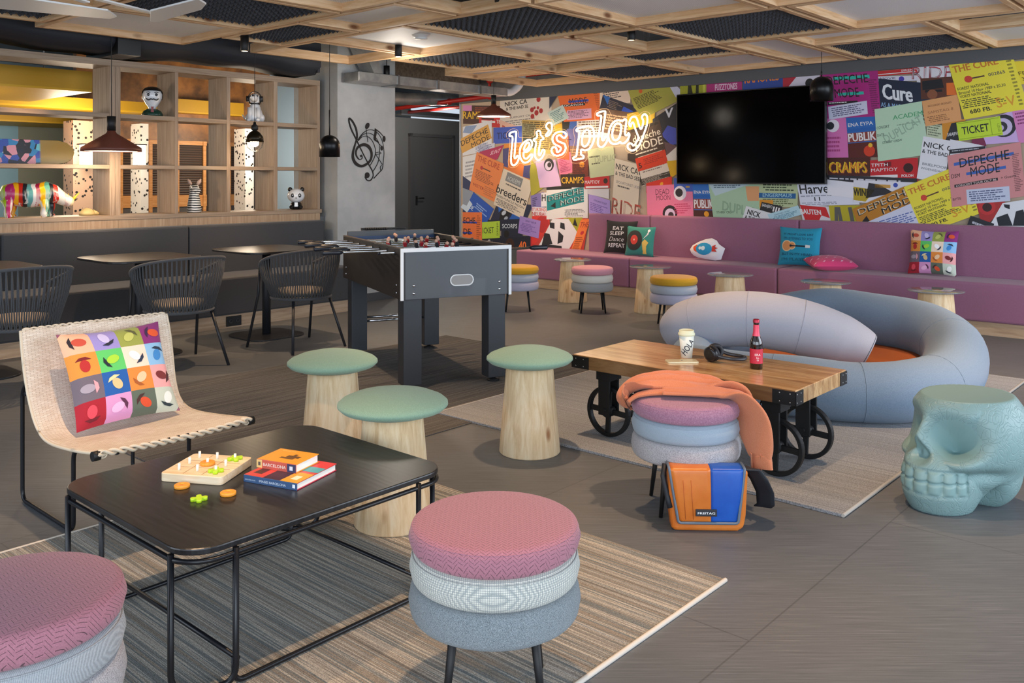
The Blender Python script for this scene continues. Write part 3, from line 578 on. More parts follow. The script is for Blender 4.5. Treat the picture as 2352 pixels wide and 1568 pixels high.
CUREY=[('t','THE CURE',.04,.19,.72,.12,'#c8762c',.025),('c',.24,.34,.06,'#cf4232'),('r',.28,.325,.5,.35,'#5a3a30'),('t','002865',.56,.36,.26,.055,'#4a4a4c'),('t','FOREST NATIONAL',.03,.5,.5,.05,K,.012),('t','Brussel 10 Nov 1989 a 20.30',.03,.57,.74,.05,'#3a3a30'),('t','VORST NATIONAAL',.03,.635,.5,.05,K,.012),('l',.03,.67,.72,.83,5,'#4c4a28'),('t','680 FB.',.12,.92,.34,.07,K,.02),('t','S-V',.55,.9,.3,.17,'#d89a2c',.01),('l',.88,.1,.96,.95,14,'#7c742c')]
P(3,(1270,-20),(1880,-150),(1430,530),'#e8da3e',CUREY)
P(3,(1350,560),(1775,495),(1378,738),'#bfdb34',[('t','TICKET',.1,.68,.62,.42,K,.012),('r',.03,.06,.97,.09,'#8aa41e'),('r',.03,.9,.97,.93,'#8aa41e'),('r',.76,.06,.775,.93,'#8aa41e'),('t','051571',.96,.8,.2,.12,'#4a5a14',.0,90)])
shape(3,[(400,1540),(880,1330),(1030,1330),(1100,1640),(400,1640)],'#cfd3e9')
P(3,(430,1560),(990,1390),(460,1700),None,[('l',.1,.05,.95,.9,6,'#5a6cae')])
P(3,(340,1400),(850,1175),(400,1560),'#b87b24',[('t','DEPECHE',.07,.5,1.02,.36,K,.012),('t','DEPECHE',.085,.475,1.02,.36,'#e2d6c0',.0),('t','MODE',.48,.96,.66,.36,K,.012),('t','MODE',.495,.935,.66,.36,'#e2d6c0',.0),('p',[(.04,.95),(.2,.66),(.22,1)],K)])
P(3,(840,1185),(1400,960),(1030,1640),'#e8da40',CUREY)
shape(3,[(1540,1330),(1840,1300),(1760,1440),(1640,1560),(1600,1560)],'#aa2c2e')
for x,y,r,c in((1650,1380,80,'#c03034'),(1650,1380,45,'#3a1c20')):
    LAY[0]+=1; q=wp(3,(x,y)); put([q+Vector((math.cos(i*PI/9),math.sin(i*PI/9)))*r*.0009 for i in range(18)],c)
shape(3,[(1800,1340),(2050,1300),(2150,1600),(1650,1600)],'#dfe1e8')
for q in ([(1810,1350),(1870,1355),(1870,1400),(1820,1380)],[(1740,1480),(1850,1440),(1900,1560),(1760,1560)],[(1930,1420),(2000,1400),(2050,1560),(1900,1560)]): shape(3,q,'#1f222c')
P(3,(1490,1460),(1720,1540),(1440,1600),'#262830',[('l',.1,.3,.9,.6,1,'#b8bcc8')])
P(3,(1265,880),(1975,745),(1310,1380),'#cf8a8c',[('t','DEPECHE',.16,.27,.68,.18,K,.004),('r',.08,.16,.9,.22,'#3c63b4'),('t','MODE',.3,.48,.4,.19,K,.004),('r',.24,.385,.78,.44,'#3c63b4'),('t','DSM',.03,.45,.12,.08,K,.01),('r',.06,.58,.66,.635,K),('t','CONCERT TOUR OCT 86',.08,.628,.56,.038,'#e0c8c8'),('t','+ Guests',.7,.62,.2,.05,'#5a3a40'),('t','BYTE',.02,.88,.12,.05,'#5a3a40'),('l',.87,.2,.98,.9,22,'#7a4c50')])
P(3,(1448,1210),(1865,1175),(1458,1350),'#c3cbe2',[('l',.06,.15,.95,.9,5,'#5a6288')])
# plain continuation beyond the right of the view
rg=random.Random(3)
for i in range(70):
    b=1.75-rg.random()*2.8; z=.95+rg.random()*1.45; w=.35+.35*rg.random(); h=.3+.3*rg.random(); t=(rg.random()-.5)*.6
    LAY[0]+=1; c=Vector((b,z)); ux=Vector((math.cos(t),math.sin(t)));uy=Vector((-math.sin(t),math.cos(t)))
    if b+ .4>1.72: c.x-=.45
    put([c+ux*w/2*i1+uy*h/2*j1 for i1,j1 in((-1,-1),(1,-1),(1,1),(-1,1))],rg.choice(['#e8da40','#cf8a8c','#2466b4','#dfe1e8','#a8217c','#e78449','#b7d7bb','#c2212b']))
# trim to the wall rectangle
mur=MV.build('wallpaper_print',PALM,None,fix=False)
bm=bmesh.new(); bm.from_mesh(mur.data)
for co,no in(((0,9.04,0),(0,1,0)),((0,-1.15,0),(0,-1,0)),((0,0,2.49),(0,0,1)),((0,0,.42),(0,0,-1))):
    bmesh.ops.bisect_plane(bm,geom=bm.verts[:]+bm.edges[:]+bm.faces[:],plane_co=co,plane_no=no,clear_outer=True)
bm.to_mesh(mur.data); bm.free()
mur.rotation_euler=(0,0,ROT); mur['kind']='structure'; mur.name='wall_mural_print'
# ---------------- television ----------------
p0=onA(1556,222,8.98); p1=onA(1898,423,8.98); b0=AB(p0)[1]; b1=AB(p1)[1]
z1=2.335; z0=1.30
tv=thing('television','large black flat television on a wall bracket in front of the poster mural','television',W(8.98,(b0+b1)/2,(z0+z1)/2),ROT)
w=(b0-b1)/2; h=(z1-z0)/2
MB().box(-.02,.03,-w,w,-h,h).build('casing',plain('#0b0b0c',.35,0,'tv_bezel'),tv,bev=.004)
MB().box(-.0225,-.0205,-w+.012,w-.012,-h+.014,h-.012).build('screen',plain('#020203',.12,0,'tv_glass',spec=.05),tv)
MB().box(.03,.085,-.3,.3,-.25,.25).build('wall_bracket',BLACKM,tv)
# ---------------- neon sign ----------------
def zz(x0,y0,s,P): return [(x0+x/s,y0+y/s) for x,y in P]
N1=lambda P:zz(1150,260,11.2,P); N2=lambda P:zz(1310,230,9.8,P)
NEON=[('letter_l',N1([(235,520),(310,480),(390,470),(400,520),(385,700),(370,900),(355,1100),(365,1160),(410,1130),(430,1090),(470,1130),(440,1240),(390,1310),(330,1340),(280,1300),(265,1200),(275,1000),(300,750),(300,600),(230,590)])),
('letter_e',N1([(600,1000),(680,990),(770,900),(810,780),(770,690),(690,690),(590,760),(510,880),(490,1030),(520,1180),(600,1270),(700,1250),(780,1170),(820,1080),(780,1060),(730,1110),(660,1170),(600,1140),(585,1060)])),
('letter_e',N1([(620,960),(700,900),(740,810),(720,750),(670,770),(620,850),(600,930)])),
('letter_t',N1([(920,500),(960,450),(1020,470),(1030,560),(1090,620),(1100,660),(1030,700),(1010,800),(990,900),(980,1050),(1010,1080),(1050,1000),(1080,940),(1130,960),(1110,1060),(1040,1170),(960,1200),(900,1150),(880,1050),(890,900),(910,740),(850,700),(860,660),(920,640),(940,560)])),
('apostrophe',N1([(1180,290),(1240,240),(1300,260),(1320,350),(1300,470),(1240,560),(1180,590),(1160,560),(1210,500),(1240,440),(1200,400),(1170,350)])),
('letter_s',N1([(1640,640),(1690,560),(1640,490),(1540,470),(1420,510),(1340,610),(1340,720),(1400,800),(1500,850),(1550,900),(1520,970),(1450,1000),(1440,930),(1400,870),(1330,890),(1310,980),(1370,1070),(1480,1090),(1600,1040),(1670,920),(1650,800),(1580,760),(1480,720),(1440,660),(1450,590),(1530,560),(1570,600)])),
('letter_p',N2([(140,660),(220,620),(320,600),(400,580),(480,610),(530,700),(540,850),(500,980),(430,1090),(330,1130),(250,1110),(240,1180),(250,1230),(300,1260),(280,1310),(170,1330),(80,1340),(70,1290),(130,1260),(150,1150),(170,1000),(190,850),(210,700),(150,700)])),
('letter_p',N2([(300,720),(370,670),(430,710),(440,830),(410,960),(340,1040),(280,1020),(260,930),(275,800)])),
('letter_l',N2([(600,300),(690,260),(780,250),(785,320),(760,500),(730,700),(715,880),(750,900),(790,830),(840,850),(810,950),(740,1040),(670,1050),(620,990),(630,850),(660,650),(690,450),(690,350),(620,350)])),
('letter_a',N2([(1170,470),(1220,430),(1260,450),(1250,560),(1230,700),(1240,780),(1280,790),(1310,740),(1330,790),(1290,890),(1220,960),(1150,970),(1120,940),(1050,980),(950,980),(870,900),(860,760),(900,600),(980,490),(1080,450)])),
('letter_a',N2([(1070,520),(1140,560),(1140,680),(1110,820),(1040,900),(970,880),(945,790),(960,650),(1010,550)])),
('letter_y',N2([(1330,560),(1330,490),(1370,400),(1430,370),(1490,400),(1530,520),(1570,630),(1600,640),(1630,560),(1640,460),(1610,390),(1640,330),(1690,320),(1730,380),(1730,520),(1690,660),(1620,850),(1540,1020),(1460,1110),(1370,1130),(1300,1080),(1290,1010),(1340,970),(1390,990),(1410,1020),(1450,1000),(1500,920),(1540,860),(1510,770),(1460,640),(1410,500),(1370,540),(1360,590)]))]
nc=onA(1330,320,8.98); neon=thing('neon_sign','glowing white neon words let\'s play on the poster mural left of the television','neon sign',nc,ROT)
NG=plain('#ffe8c4',.4,0,'neon_tube_glow',emit=4.5); NO=plain('#ffd9a8',.4,0,'neon_edge_glow',emit=.25)
def loc3(pt,a): v=onA(pt[0],pt[1],a); q=AB(v); c=AB(nc); return Vector((a-8.98,q[1]-c[1],v.z-nc.z))
for nm,P_ in NEON:
    m=MB(); m.tube(smooth([loc3(p,8.97) for p in P_],3,True),.0115,6,closed=True); m.build(nm,NG,neon)
# faint clear backing contour following each word
for P_ in (zz(1150,260,11.2,[(150,520),(300,400),(440,440),(460,600),(560,620),(850,600),(880,420),(1050,390),(1120,300),(1180,180),(1330,160),(1400,330),(1360,440),(1500,400),(1680,440),(1730,600),(1690,700),(1740,850),(1650,1080),(1480,1160),(1250,1060),(1180,1130),(1050,1260),(900,1260),(680,1340),(500,1280),(400,1380),(250,1390),(190,1250),(240,700),(170,650)]),
          zz(1310,230,9.8,[(80,640),(200,550),(420,520),(560,600),(550,300),(640,220),(820,190),(900,300),(860,450),(1040,370),(1280,360),(1400,300),(1520,350),(1640,260),(1780,290),(1800,450),(1740,720),(1600,1050),(1420,1200),(1250,1130),(1230,1030),(950,1060),(830,1060),(700,1130),(580,1080),(420,1180),(330,1380),(40,1410),(20,1260),(100,900),(80,760)])):
    m=MB(); m.tube(smooth([loc3(p,9.0) for p in P_],3,True),.0022,5,closed=True); m.build('backing_outline',NO,neon)
for x,y in((1180,330),(1240,340),(1300,320),(1350,330),(1420,310),(1480,290)):
    p=loc3((x,y),8.97); q=p.copy(); q.x=.095; MB().cyl(p,q,.004,seg=6).build('standoff',STEEL,neon)
# ---------------- dark banquette along the partition ----------------
def apx(x,b): return AB(onB(x,500,b))[0]
DKF=fabric('charcoal_upholstery','#38383b','#434346',420,.85,.15)
A_END=5.72; aseam=apx(435,7.74); sseam=apx(492,7.24)
bq=thing('banquette','long charcoal upholstered banquette below the wooden shelving','bench',W(3.0,7.5,0),ROT)
def L(a,b): return (a-3.0,b-7.5)
def boxab(m,a0,a1,b0,b1,z0,z1,k=0): return m.box(a0-3.0,a1-3.0,b0-7.5,b1-7.5,z0,z1,k)
for a0,a1 in((-.4,apx(2,7.74)-.004),(apx(2,7.74)+.004,aseam-.004),(aseam+.004,A_END)):
    boxab(MB(),a0,a1,7.74,7.905,.44,.915).build('backrest',DKF,bq,bev=.018)
for a0,a1 in((-.4,1.7),(1.708,sseam-.004),(sseam+.004,A_END)):
    boxab(MB(),a0,a1,7.24,7.735,.12,.46).build('seat',DKF,bq,bev=.018)
boxab(MB(),-.4,A_END+.02,7.27,7.90,0,.118).build('plinth',OAKBASE,bq)
so=thing('floor_socket','black double power socket set in the oak plinth of the banquette','socket',W(apx(537,7.262),7.262,.06),ROT)
MB().box(-.075,.075,-.008,.006,-.045,.045).build('face_plate',BLACKM,so,bev=.003)
for s in(-1,1):
    m=MB().lathe([(.021,0),(.021,.004),(.012,.005),(.011,.0)],16); q=m.build('outlet',plain('#2b2c30',.4),so); q.rotation_euler=(R(90),0,0); q.location=(s*.035,-.008,0)
# ---------------- open wooden shelving ----------------
sh=thing('shelving_unit','tall open ash shelving unit on the low partition above the dark banquette','shelving',W(3.0,8.07,0),ROT)
BF,BB=7.90,8.25
vx=[(252,277),(402,409.5),(521,529),(629,637.5),(729,735)]
va=[(apx(x0,BF),apx(x1,BF)) for x0,x1 in vx]; AR=va[-1][1]
Z=[(1.03,1.07),(1.44,1.48),(1.895,1.945),(2.36,2.415)]
def sb(m,a0,a1,b0,b1,z0,z1): return m.box(a0-3,a1-3,b0-8.07,b1-8.07,z0,z1)
a0,a1=va[0]; mid=(a0+a1)/2
sb(MB(),a0,mid-.001,BF,BB,1.03,2.36).build('upright',SHELFW,sh,bev=.0015); sb(MB(),mid+.001,a1,BF,BB,1.03,2.36).build('upright',SHELFW,sh,bev=.0015)
for a0_,a1_ in va[1:]: sb(MB(),a0_,a1_,BF,BB,1.03,2.36).build('upright',SHELFW,sh,bev=.0015)
sb(MB(),.05,.09,BF,BB,1.03,2.36).build('upright',SHELFW,sh)
sb(MB(),-1.0,AR,BF-.001,BB,2.36,2.418).build('top_board',SHELFH,sh,bev=.0015)
sb(MB(),-1.0,AR+.01,BF-.02,BB+.02,.99,1.03).build('base_board',SHELFH,sh,bev=.0015)
FASC=wood('ash_fascia','#96775a','#a88a6c','#b49a7e',ax=2,scale=1.,rough=.5,stretch=22.)
for q0,q1 in((-1.0,apx(272,7.885)-.002),(apx(272,7.885),apx(735,7.885))):
    sb(MB(),q0,q1,BF-.015,BF+.02,.915,.989).build('fascia',FASC,sh)
seg=[(.09,va[0][0])]+[(va[i][1],va[i+1][0]) for i in range(4)]
for a,b in seg:
    for z0,z1 in(Z[1],Z[2]): sb(MB(),a+.0005,b-.0005,BF+.001,BB-.001,z0+.005,z1-.005 if z1-z0>.045 else z1).build('shelf',SHELFH,sh,bev=.0015)
ZT={0:1.03,1:1.48-.0,2:1.94}
# ---------------- bistro tables and rope chairs ----------------
TT=plain('#242223',.32,0,'black_laminate',coat=.1); POWD=plain('#24262b',.45,.1,'dark_powder_coat')
def bistro(x,y,label):
    t=thing('bistro_table',label,'table',(x,y,0),ROT,'black bistro tables at the banquette')
    m=MB().prism(rr(-.375,.375,-.375,.375,.17,8),.735,.752); m.build('tabletop',TT,t,bev=.003)
    m=MB().prism(rr(-.27,.27,-.27,.27,.15,8),0,.012); m.build('base_plate',POWD,t,bev=.003)
    m=MB().cyl((0,0,.012),(0,0,.725),.036,seg=24); m.box(-.15,.15,-.15,.15,.722,.7345); m.build('pedestal',POWD,t)
    return t
bistro(-2.13,7.68,'square black bistro table farthest along the banquette, nearest the plastered column')
bistro(-2.89,6.87,'square black bistro table in the middle of the row at the dark banquette')
bistro(-3.71,6.07,'square black bistro table cut off by the left edge of the photo')
ROPE=fabric('charcoal_rope','#3c3d3f','#55565a',500,.9,.4); PADM=fabric('taupe_cushion','#9b8d7e','#b3a595',380,.95,.3)
def chair(x,y,label,rz=ROT):
    c=thing('rope_chair',label,'chair',(x,y,0),rz,'charcoal rope armchairs at the bistro tables')
    # open side faces +y. upper rail: wide U; lower ring: smaller circle
    def up(t):   # t 0..1 from front-right round the back to front-left
        an=R(38)-R(256)*t; k=abs(t-.5)*2
        return Vector((.325*math.cos(an),.30*math.sin(an)+.0,.80-.15*k**2.2))
    def lo(t):
        an=R(50)-R(280)*t; return Vector((.235*math.cos(an),.235*math.sin(an)-.01,.415))
    MB().tube([up(i/40) for i in range(41)],.011,8).build('top_rail',ROPE,c)
    MB().tube([(.235*math.cos(2*PI*i/32),.235*math.sin(2*PI*i/32)-.01,.41) for i in range(32)],.011,8,closed=True).build('seat_ring',ROPE,c)
    m=MB(); n=46
    for i in range(n+1):
        t=i/n
        for d in(-.35,.35):
            a=up(min(max(t,0),1)); b=lo(min(max(t+d/n,0),1)); mid_=(a+b)/2; mid_.xy=mid_.xy*1.05
            m.tube([a,(a+mid_)/2+(mid_-(a+b)/2)*.4,mid_,b],.0048,5)
    m.build('rope_weave',ROPE,c)
    m=MB().lathe([(0,.425),(.18,.425),(.21,.44),(.213,.455),(.2,.468),(.15,.475),(0,.477)],32); m.build('seat_pad',PADM,c)
    MB().lathe([(0,.405),(.225,.405),(.225,.424),(0,.424)],32).build('seat_base',POWD,c)
    for sx in(-1,1):
        m=MB(); m.tube([(sx*.30,.30,0),(sx*.262,.20,.42),up(.0 if sx>0 else 1.)],.011,8); m.build('leg',POWD,c)
        m=MB(); m.tube([(sx*.25,-.26,0),(sx*.17,-.15,.41)],.011,8); m.build('leg',POWD,c)
    return c
chair(-1.71,7.15,'charcoal rope armchair just left of the foosball table handles')
chair(-2.42,6.42,'charcoal rope armchair behind the right corner of the rattan chair')
chair(-3.19,5.70,'charcoal rope armchair at the left edge of the photo')
# ---------------- pendants ----------------
BRONZE=plain('#6b3a2c',.45,.2,'terracotta_metal'); GLOWW=plain('#fff0d8',.5,0,'lamp_diffuser',emit=3.2); BULB=plain('#fff2dc',.5,0,'lit_bulb',emit=14.)
def cordm(o,z0,z1,r=.003): MB().cyl((0,0,z0),(0,0,z1),r,seg=6).build('cord',BLACKM,o)
def cone(loc,s,label,rc='#6b3a2c'):
    o=thing('cone_pendant',label,'pendant lamp',loc,0,'terracotta cone pendants')
    M_=plain(rc,.45,.2,'terracotta_metal')
    MB().lathe([(.0,.19),(.032,.19),(.036,.185),(.045,.165),(.255,.035),(.258,.0),(.25,.0),(.248,.03),(.04,.155)],40).build('shade',M_,o)
    MB().lathe([(0,.006),(.246,.006)],40).build('diffuser',GLOWW,o)
    MB().lathe([(0,.32),(.038,.32),(.038,.19),(0,.19)],24).build('neck',BLACKM,o)
    for c in o.children: c.scale=(s,s,s)
    cordm(o,.32*s,3.24-loc[2])
    return o
p=atY(256,348,7.55); cone(p,.94,'terracotta cone pendant with glowing rim hanging before the shelving')
p=atY(1134,268,10.75); cone(p,.82,'terracotta cone pendant in front of the left edge of the poster mural')
def dome(loc,label,r=.1,h=.2,top=3.24):
    o=thing('dome_pendant',label,'pendant lamp',loc,0,'black dome pendants'); n=8
    pr=[(.006,h)]+[(r*math.sin(R(90*i/n)),h-r+r*math.cos(R(90*i/n))) for i in range(1,n+1)]+[(r,0),(r-.004,0),(r-.004,h-r)]+[((r-.004)*math.cos(R(90*i/n)),h-r+(r-.004)*math.sin(R(90*i/n))) for i in range(1,n)]
    MB().lathe(pr,32).build('shade',plain('#141517',.3,.5,'black_metal'),o)
    MB().lathe([(0,.05),(r-.012,.05)],32).build('diffuser',plain('#ffe2b8',.5,0,'lamp_soft',emit=1.2),o)
    st=.24 if top>3 else .05; MB().cyl((0,0,h),(0,0,h+st),.007,seg=10).build('stem',BLACKM,o); cordm(o,h+st,top-loc[2]); return o
p=atY(757,360,8.4); dome(p,'black dome pendant hanging in front of the plastered column',.097,.207)
p=atY(1887,231,8.6); dome(p,'black dome pendant in front of the top right corner of the television',.112,.235,2.608)
p=atY(585,326,8.5); o=thing('cage_pendant','lit black wire-cage pendant with a glowing bulb in front of the shelving','pendant lamp',p)
MB().lathe([(.02,.11),(.05,.09),(.078,.05),(.085,.0),(.082,0),(.075,.045),(.045,.085)],28).build('shade',plain('#2a2418',.35,.7,'dark_brass'),o)
MB().lathe([(0,.19),(.012,.19),(.014,.17),(.03,.155),(.034,.12),(.02,.11)],16).build('lamp_holder',BLACKM,o)
MB().sph((0,0,-.005),.042,20,12).build('bulb',BULB,o)
m=MB()
for k in range(8):
    a=k*PI/4; m.tube([(math.cos(a)*.084,math.sin(a)*.084,0),(math.cos(a)*.072,math.sin(a)*.072,-.05),(math.cos(a)*.03,math.sin(a)*.03,-.085),(0,0,-.088)],.0022,5)
m.build('wire_cage',BLACKM,o); cordm(o,.19,3.24-p.z)
for nm,(x,y,z),e,c in(('pendant_glow',p,9,(1,.72,.42)),('pendant_glow',atY(256,360,7.55),14,(1,.78,.55)),('pendant_glow',atY(1134,278,10.75),12,(1,.7,.45))):
    l=bpy.data.lights.new(nm,'POINT'); l.energy=e; l.color=c; l.shadow_soft_size=.05; q=bpy.data.objects.new(nm,l); COL.objects.link(q); q.location=(x,y,z-.12)
# ceiling spotlights
def spot(loc,label):
    o=thing('ceiling_spotlight',label,'spotlight',loc,0,'small black ceiling spotlights')
    MB().lathe([(0,.0),(.03,.0),(.034,.004),(.034,.13),(0,.13)],20).build('can',BLACKM,o)
    MB().lathe([(0,-.002),(.026,-.002)],20).build('lens',plain('#ffdcae',.3,0,'spot_lens',emit=3.),o)
    MB().cyl((0,0,.13),(0,0,3.24-loc[2]),.004,seg=6).build('stem',BLACKM,o)
for x,y,Y,t in((562,117,7.4,'left of the cage pendant cord'),(915,130,8.3,'above the corridor side of the column'),(1450,92,7.5,'in the open frame right of centre'),(2222,50,7.3,'at the upper right edge'),(888,178,9.8,'just over the galvanised tray'),(1147,6,6.2,'at the top edge, middle of the photo')):
    spot(atY(x,y,Y),'small black cylindrical spotlight '+t)
# ---------------- treble clef on the column ----------------
BC=7.699
tc_=onB(838,342,BC); ta=AB(tc_)[0]
tr=thing('treble_clef_decal','black treble clef and staff decal on the grey plastered column','wall decal',tc_,ROT)
def tp(x,y): v=onB(780+x/8.708,250+y/8.708,BC); return Vector((AB(v)[0]-ta,0,v.z-tc_.z))
def ribbon(pts,nm='stroke'):
    # pts (x,y,w px) -> flat stroke with a little thickness
    P_=[(tp(x,y),w/8.708*.00455) for x,y,w in pts]; c=smooth([p for p,_ in P_],5); ws=[]
    for i in range(len(P_)-1): ws+= [P_[i][1]+(P_[i+1][1]-P_[i][1])*k/5 for k in range(5)]
    ws.append(P_[-1][1]); vs=[];n=len(c)
    for i in range(n):
        t=(c[min(i+1,n-1)]-c[max(i-1,0)]); t=Vector((-t.z,0,t.x)).normalized()*ws[i]/2
        for yy in(0,-.006): vs+= [c[i]+t+Vector((0,yy,0)),c[i]-t+Vector((0,yy,0))]
    fs=[]
    for i in range(n-1):
        a=i*4;b=a+4; fs+=[(a+2,a+3,b+3,b+2),(a,a+2,b+2,b),(a+3,a+1,b+1,b+3)]
    fs+=[(0,1,3,2),(n*4-4,n*4-2,n*4-1,n*4-3)]
    return MB().add(vs,fs).build(nm,BLACKM,tr)
ribbon([(410,950,46),(440,930,26),(445,990,16),(390,1010,22),(335,940,36),(325,850,38),(370,760,50),(480,715,66),(580,760,72),(635,880,60),(620,1010,50),(540,1100,50),(430,1145,58),(320,1090,70),(265,980,66),(270,850,54),(310,700,36),(345,560,40),(325,400,44),(260,260,44),(190,190,40),(190,280,36),(240,430,34),(310,570,34),(400,760,24),(500,960,22),(590,1130,28),(655,1250,26),(665,1350,22),(610,1430,26),(540,1420,24),(510,1350,40)],'clef')
def disc(x,y,rx,ry,rot=0):
    pts=[]
    for i in range(20):
        a=2*PI*i/20; px=rx*math.cos(a);py=ry*math.sin(a); pts.append(tp(x+px*math.cos(rot)-py*math.sin(rot),y+px*math.sin(rot)+py*math.cos(rot)))
    m=MB(); vs=[p+Vector((0,-.001,0)) for p in pts]+[p+Vector((0,-.007,0)) for p in pts]
    m.add(vs,[list(range(20)),list(range(20,40))[::-1]]+[(i,(i+1)%20,20+(i+1)%20,20+i) for i in range(20)]); m.build('note_head',BLACKM,tr)
disc(548,1325,46,58); disc(550,340,38,66,.35); disc(885,600,28,60); disc(838,785,24,50)
for s in ([(360,620,16),(450,500,16),(560,425,12),(680,430,14),(790,520,12),(860,680,10),(885,880,12),(870,1050,12),(850,1200,14),(780,1280,18),(680,1390,18)],
          [(365,630,12),(460,520,12),(570,485,12),(680,530,12),(780,680,10),(795,880,12),(760,1080,14),(665,1250,16)],
          [(370,640,12),(450,560,12),(550,550,12),(650,640,12),(710,800,12),(700,950,16),(610,1130,14)],
          [(525,400,10),(545,540,10),(562,660,8)],[(700,400,30),(800,470,18),(880,560,10)],[(690,590,10),(780,690,12),(838,750,8)],[(710,900,8),(780,1000,12),(850,1110,12)],[(710,885,14),(800,860,10),(820,895,12),(730,910,12)],[(840,1120,10),(810,1170,12),(825,1240,12),(850,1200,10)]):
    ribbon(s,'staff_line')
ribbon([(712,400,20),(715,480,60),(700,600,60),(760,660,10)],'beam')
# ---------------- services over the corridor ----------------
def room_box(name,label,cat,a0,a1,b0,b1,z0,z1,mat,bev=0):
    m=MB().box(-(a1-a0)/2,(a1-a0)/2,-(b1-b0)/2,(b1-b0)/2,0,z1-z0); o=m.build(name,mat,bev=bev); o.location=W((a0+a1)/2,(b0+b1)/2,z0); o.rotation_euler=(0,0,ROT); return tag(o,label,cat)
GALV=mottled('galvanised_steel','#8d8f92','#b4b3ae',6,.35)
GALV.node_tree.nodes['Principled BSDF'].inputs['Metallic'].default_value=.55
cd=thing('air_duct','galvanised rectangular air duct leading from the column towards the mural','duct',W(7.05,7.52,2.39),ROT)
MB().box(-1.15,1.2,-.13,.13,0,.1).build('duct_body',GALV,cd,bev=.006)
m=MB(); m.bar((-.85,0,.09),(-1.25,-.02,.75),.2,.12); m.build('branch_duct',GALV,cd)
for a in(-.6,0,.7):
    m=MB(); m.box(a-.015,a+.015,-.14,.14,-.006,.105); m.build('duct_flange',STEEL,cd)
fx=MB(); pts=smooth([W(6.9,9.6,2.52),W(8.2,9.6,2.5),W(9.5,9.6,2.56),W(10.6,9.7,2.6)],8)
rs=[.085+(.006 if i%2 else 0) for i in range(len(pts))]; fx.tube(pts,rs,14); q=fx.build('flexible_duct',GALV); tag(q,'silver flexible duct running behind the galvanised duct over the corridor','duct')
REDP=plain('#a8201c',.4,.1,'red_pipe_paint')
m=MB(); m.tube([W(8.9,8.2,2.50),W(9.2,10.2,2.48),W(9.4,11.6,2.46)],.032,12); q=thing('sprinkler_pipe','bright red sprinkler pipe crossing under the ducts by the mural corner','pipe'); m.build('main_pipe',REDP,q)
m=MB(); m.tube([W(8.95,8.35,2.50),W(8.95,8.35,2.72),W(8.95,6.2,2.78)],.028,10); m.build('riser_pipe',REDP,q)
for b,z in((8.35,2.5),(8.35,2.72),(9.3,2.49)):
    MB().sph(W(8.95 if z>2.495 else 9.1,b,z),.048,14,10).build('coupling',REDP,q)
m=MB(); m.tube([W(9.8,9.0,2.5),W(10.2,11.6,2.5)],.026,10); q=m.build('sprinkler_pipe',REDP); tag(q,'second thinner red pipe deeper in the corridor ceiling above the grey door','pipe')
tr_=thing('cable_tray','dark cable tray fixed along the top of the corridor wall','cable tray',W(11.6,11.5,2.45),ROT)
MB().box(-1.6,1.6,-.12,.1,0,.02).build('tray',STEEL,tr_); MB().box(-1.6,1.6,-.12,-.1,.02,.09).build('side_rail',plain('#3a3c40',.5,.3),tr_)
room_box('soffit_beam','rough dark beam above the corridor entrance','beam',6.8,8.9,8.5,9.0,2.62,3.2,mottled('rough_concrete','#4c4640','#6a6258',30,.95))
vent=MB(); vent.tube(smooth([W(8.3,7.5,2.46),W(8.45,7.5,2.47),W(8.6,7.48,2.6),W(8.62,7.45,2.85)],6),.05,12); q=vent.build('vent_hose',plain('#cfd2d6',.3,0,'translucent_hose')); tag(q,'pale curved vent hose at the mural end of the galvanised duct','hose')
# ---------------- room beyond the shelving ----------------
def bxB(name,x0,x1,y0,y1,b,d,mat,label=None,cat=None,kind=None,group=None,parent=None):
    p=onB(x0,y0,b); q=onB(x1,y0,b); pm=onB((x0+x1)/2,(y0),b); qm=onB((x0+x1)/2,y1,b); A0,A1=AB(p)[0],AB(q)[0]
    m=MB().box(-(A1-A0)/2,(A1-A0)/2,0,d,0,pm.z-qm.z); o=m.build(name,mat)
    if parent is None: o.location=W((A0+A1)/2,b,qm.z); o.rotation_euler=(0,0,ROT)
    else:
        c=W((A0+A1)/2,b,qm.z)-parent.location; o.parent=parent; o.location=Matrix.Rotation(-parent.rotation_euler.z,3,'Z')@c
    if kind: o['kind']=kind
    if label: tag(o,label,cat,group)
    return o
struct('wall_far',MB().box(-8,14,15.6,15.8,0,3.3),plain('#9fa3a0',.8,0,'far_wall'))
struct('wall_blue',MB().box(-8,AB(onB(42,300,14.2))[0],14.2,14.3,0,2.6),plain('#a9d3e4',.8,0,'pale_blue_paint'))
struct('wall_sage',MB().box(AB(onB(42,300,14.2))[0],AB(onB(168,300,14.2))[0],14.2,14.3,0,2.6),plain('#a7a893',.8,0,'sage_paint'))
struct('wall_blue_panel',MB().box(AB(onB(630,300,9.6))[0],6.66,9.6,9.7,0,2.9),plain('#a6c4dc',.8,0,'pale_blue_paint'))
YEL=plain('#cfa012',.5,0,'yellow_paint'); YELD=plain('#b98d10',.55,0,'ochre_paint'); ORW=wood('orange_wood','#b9783c','#d0904e','#dca468',ax=0,stretch=18.)
G='yellow ceiling rafts in the room beyond'
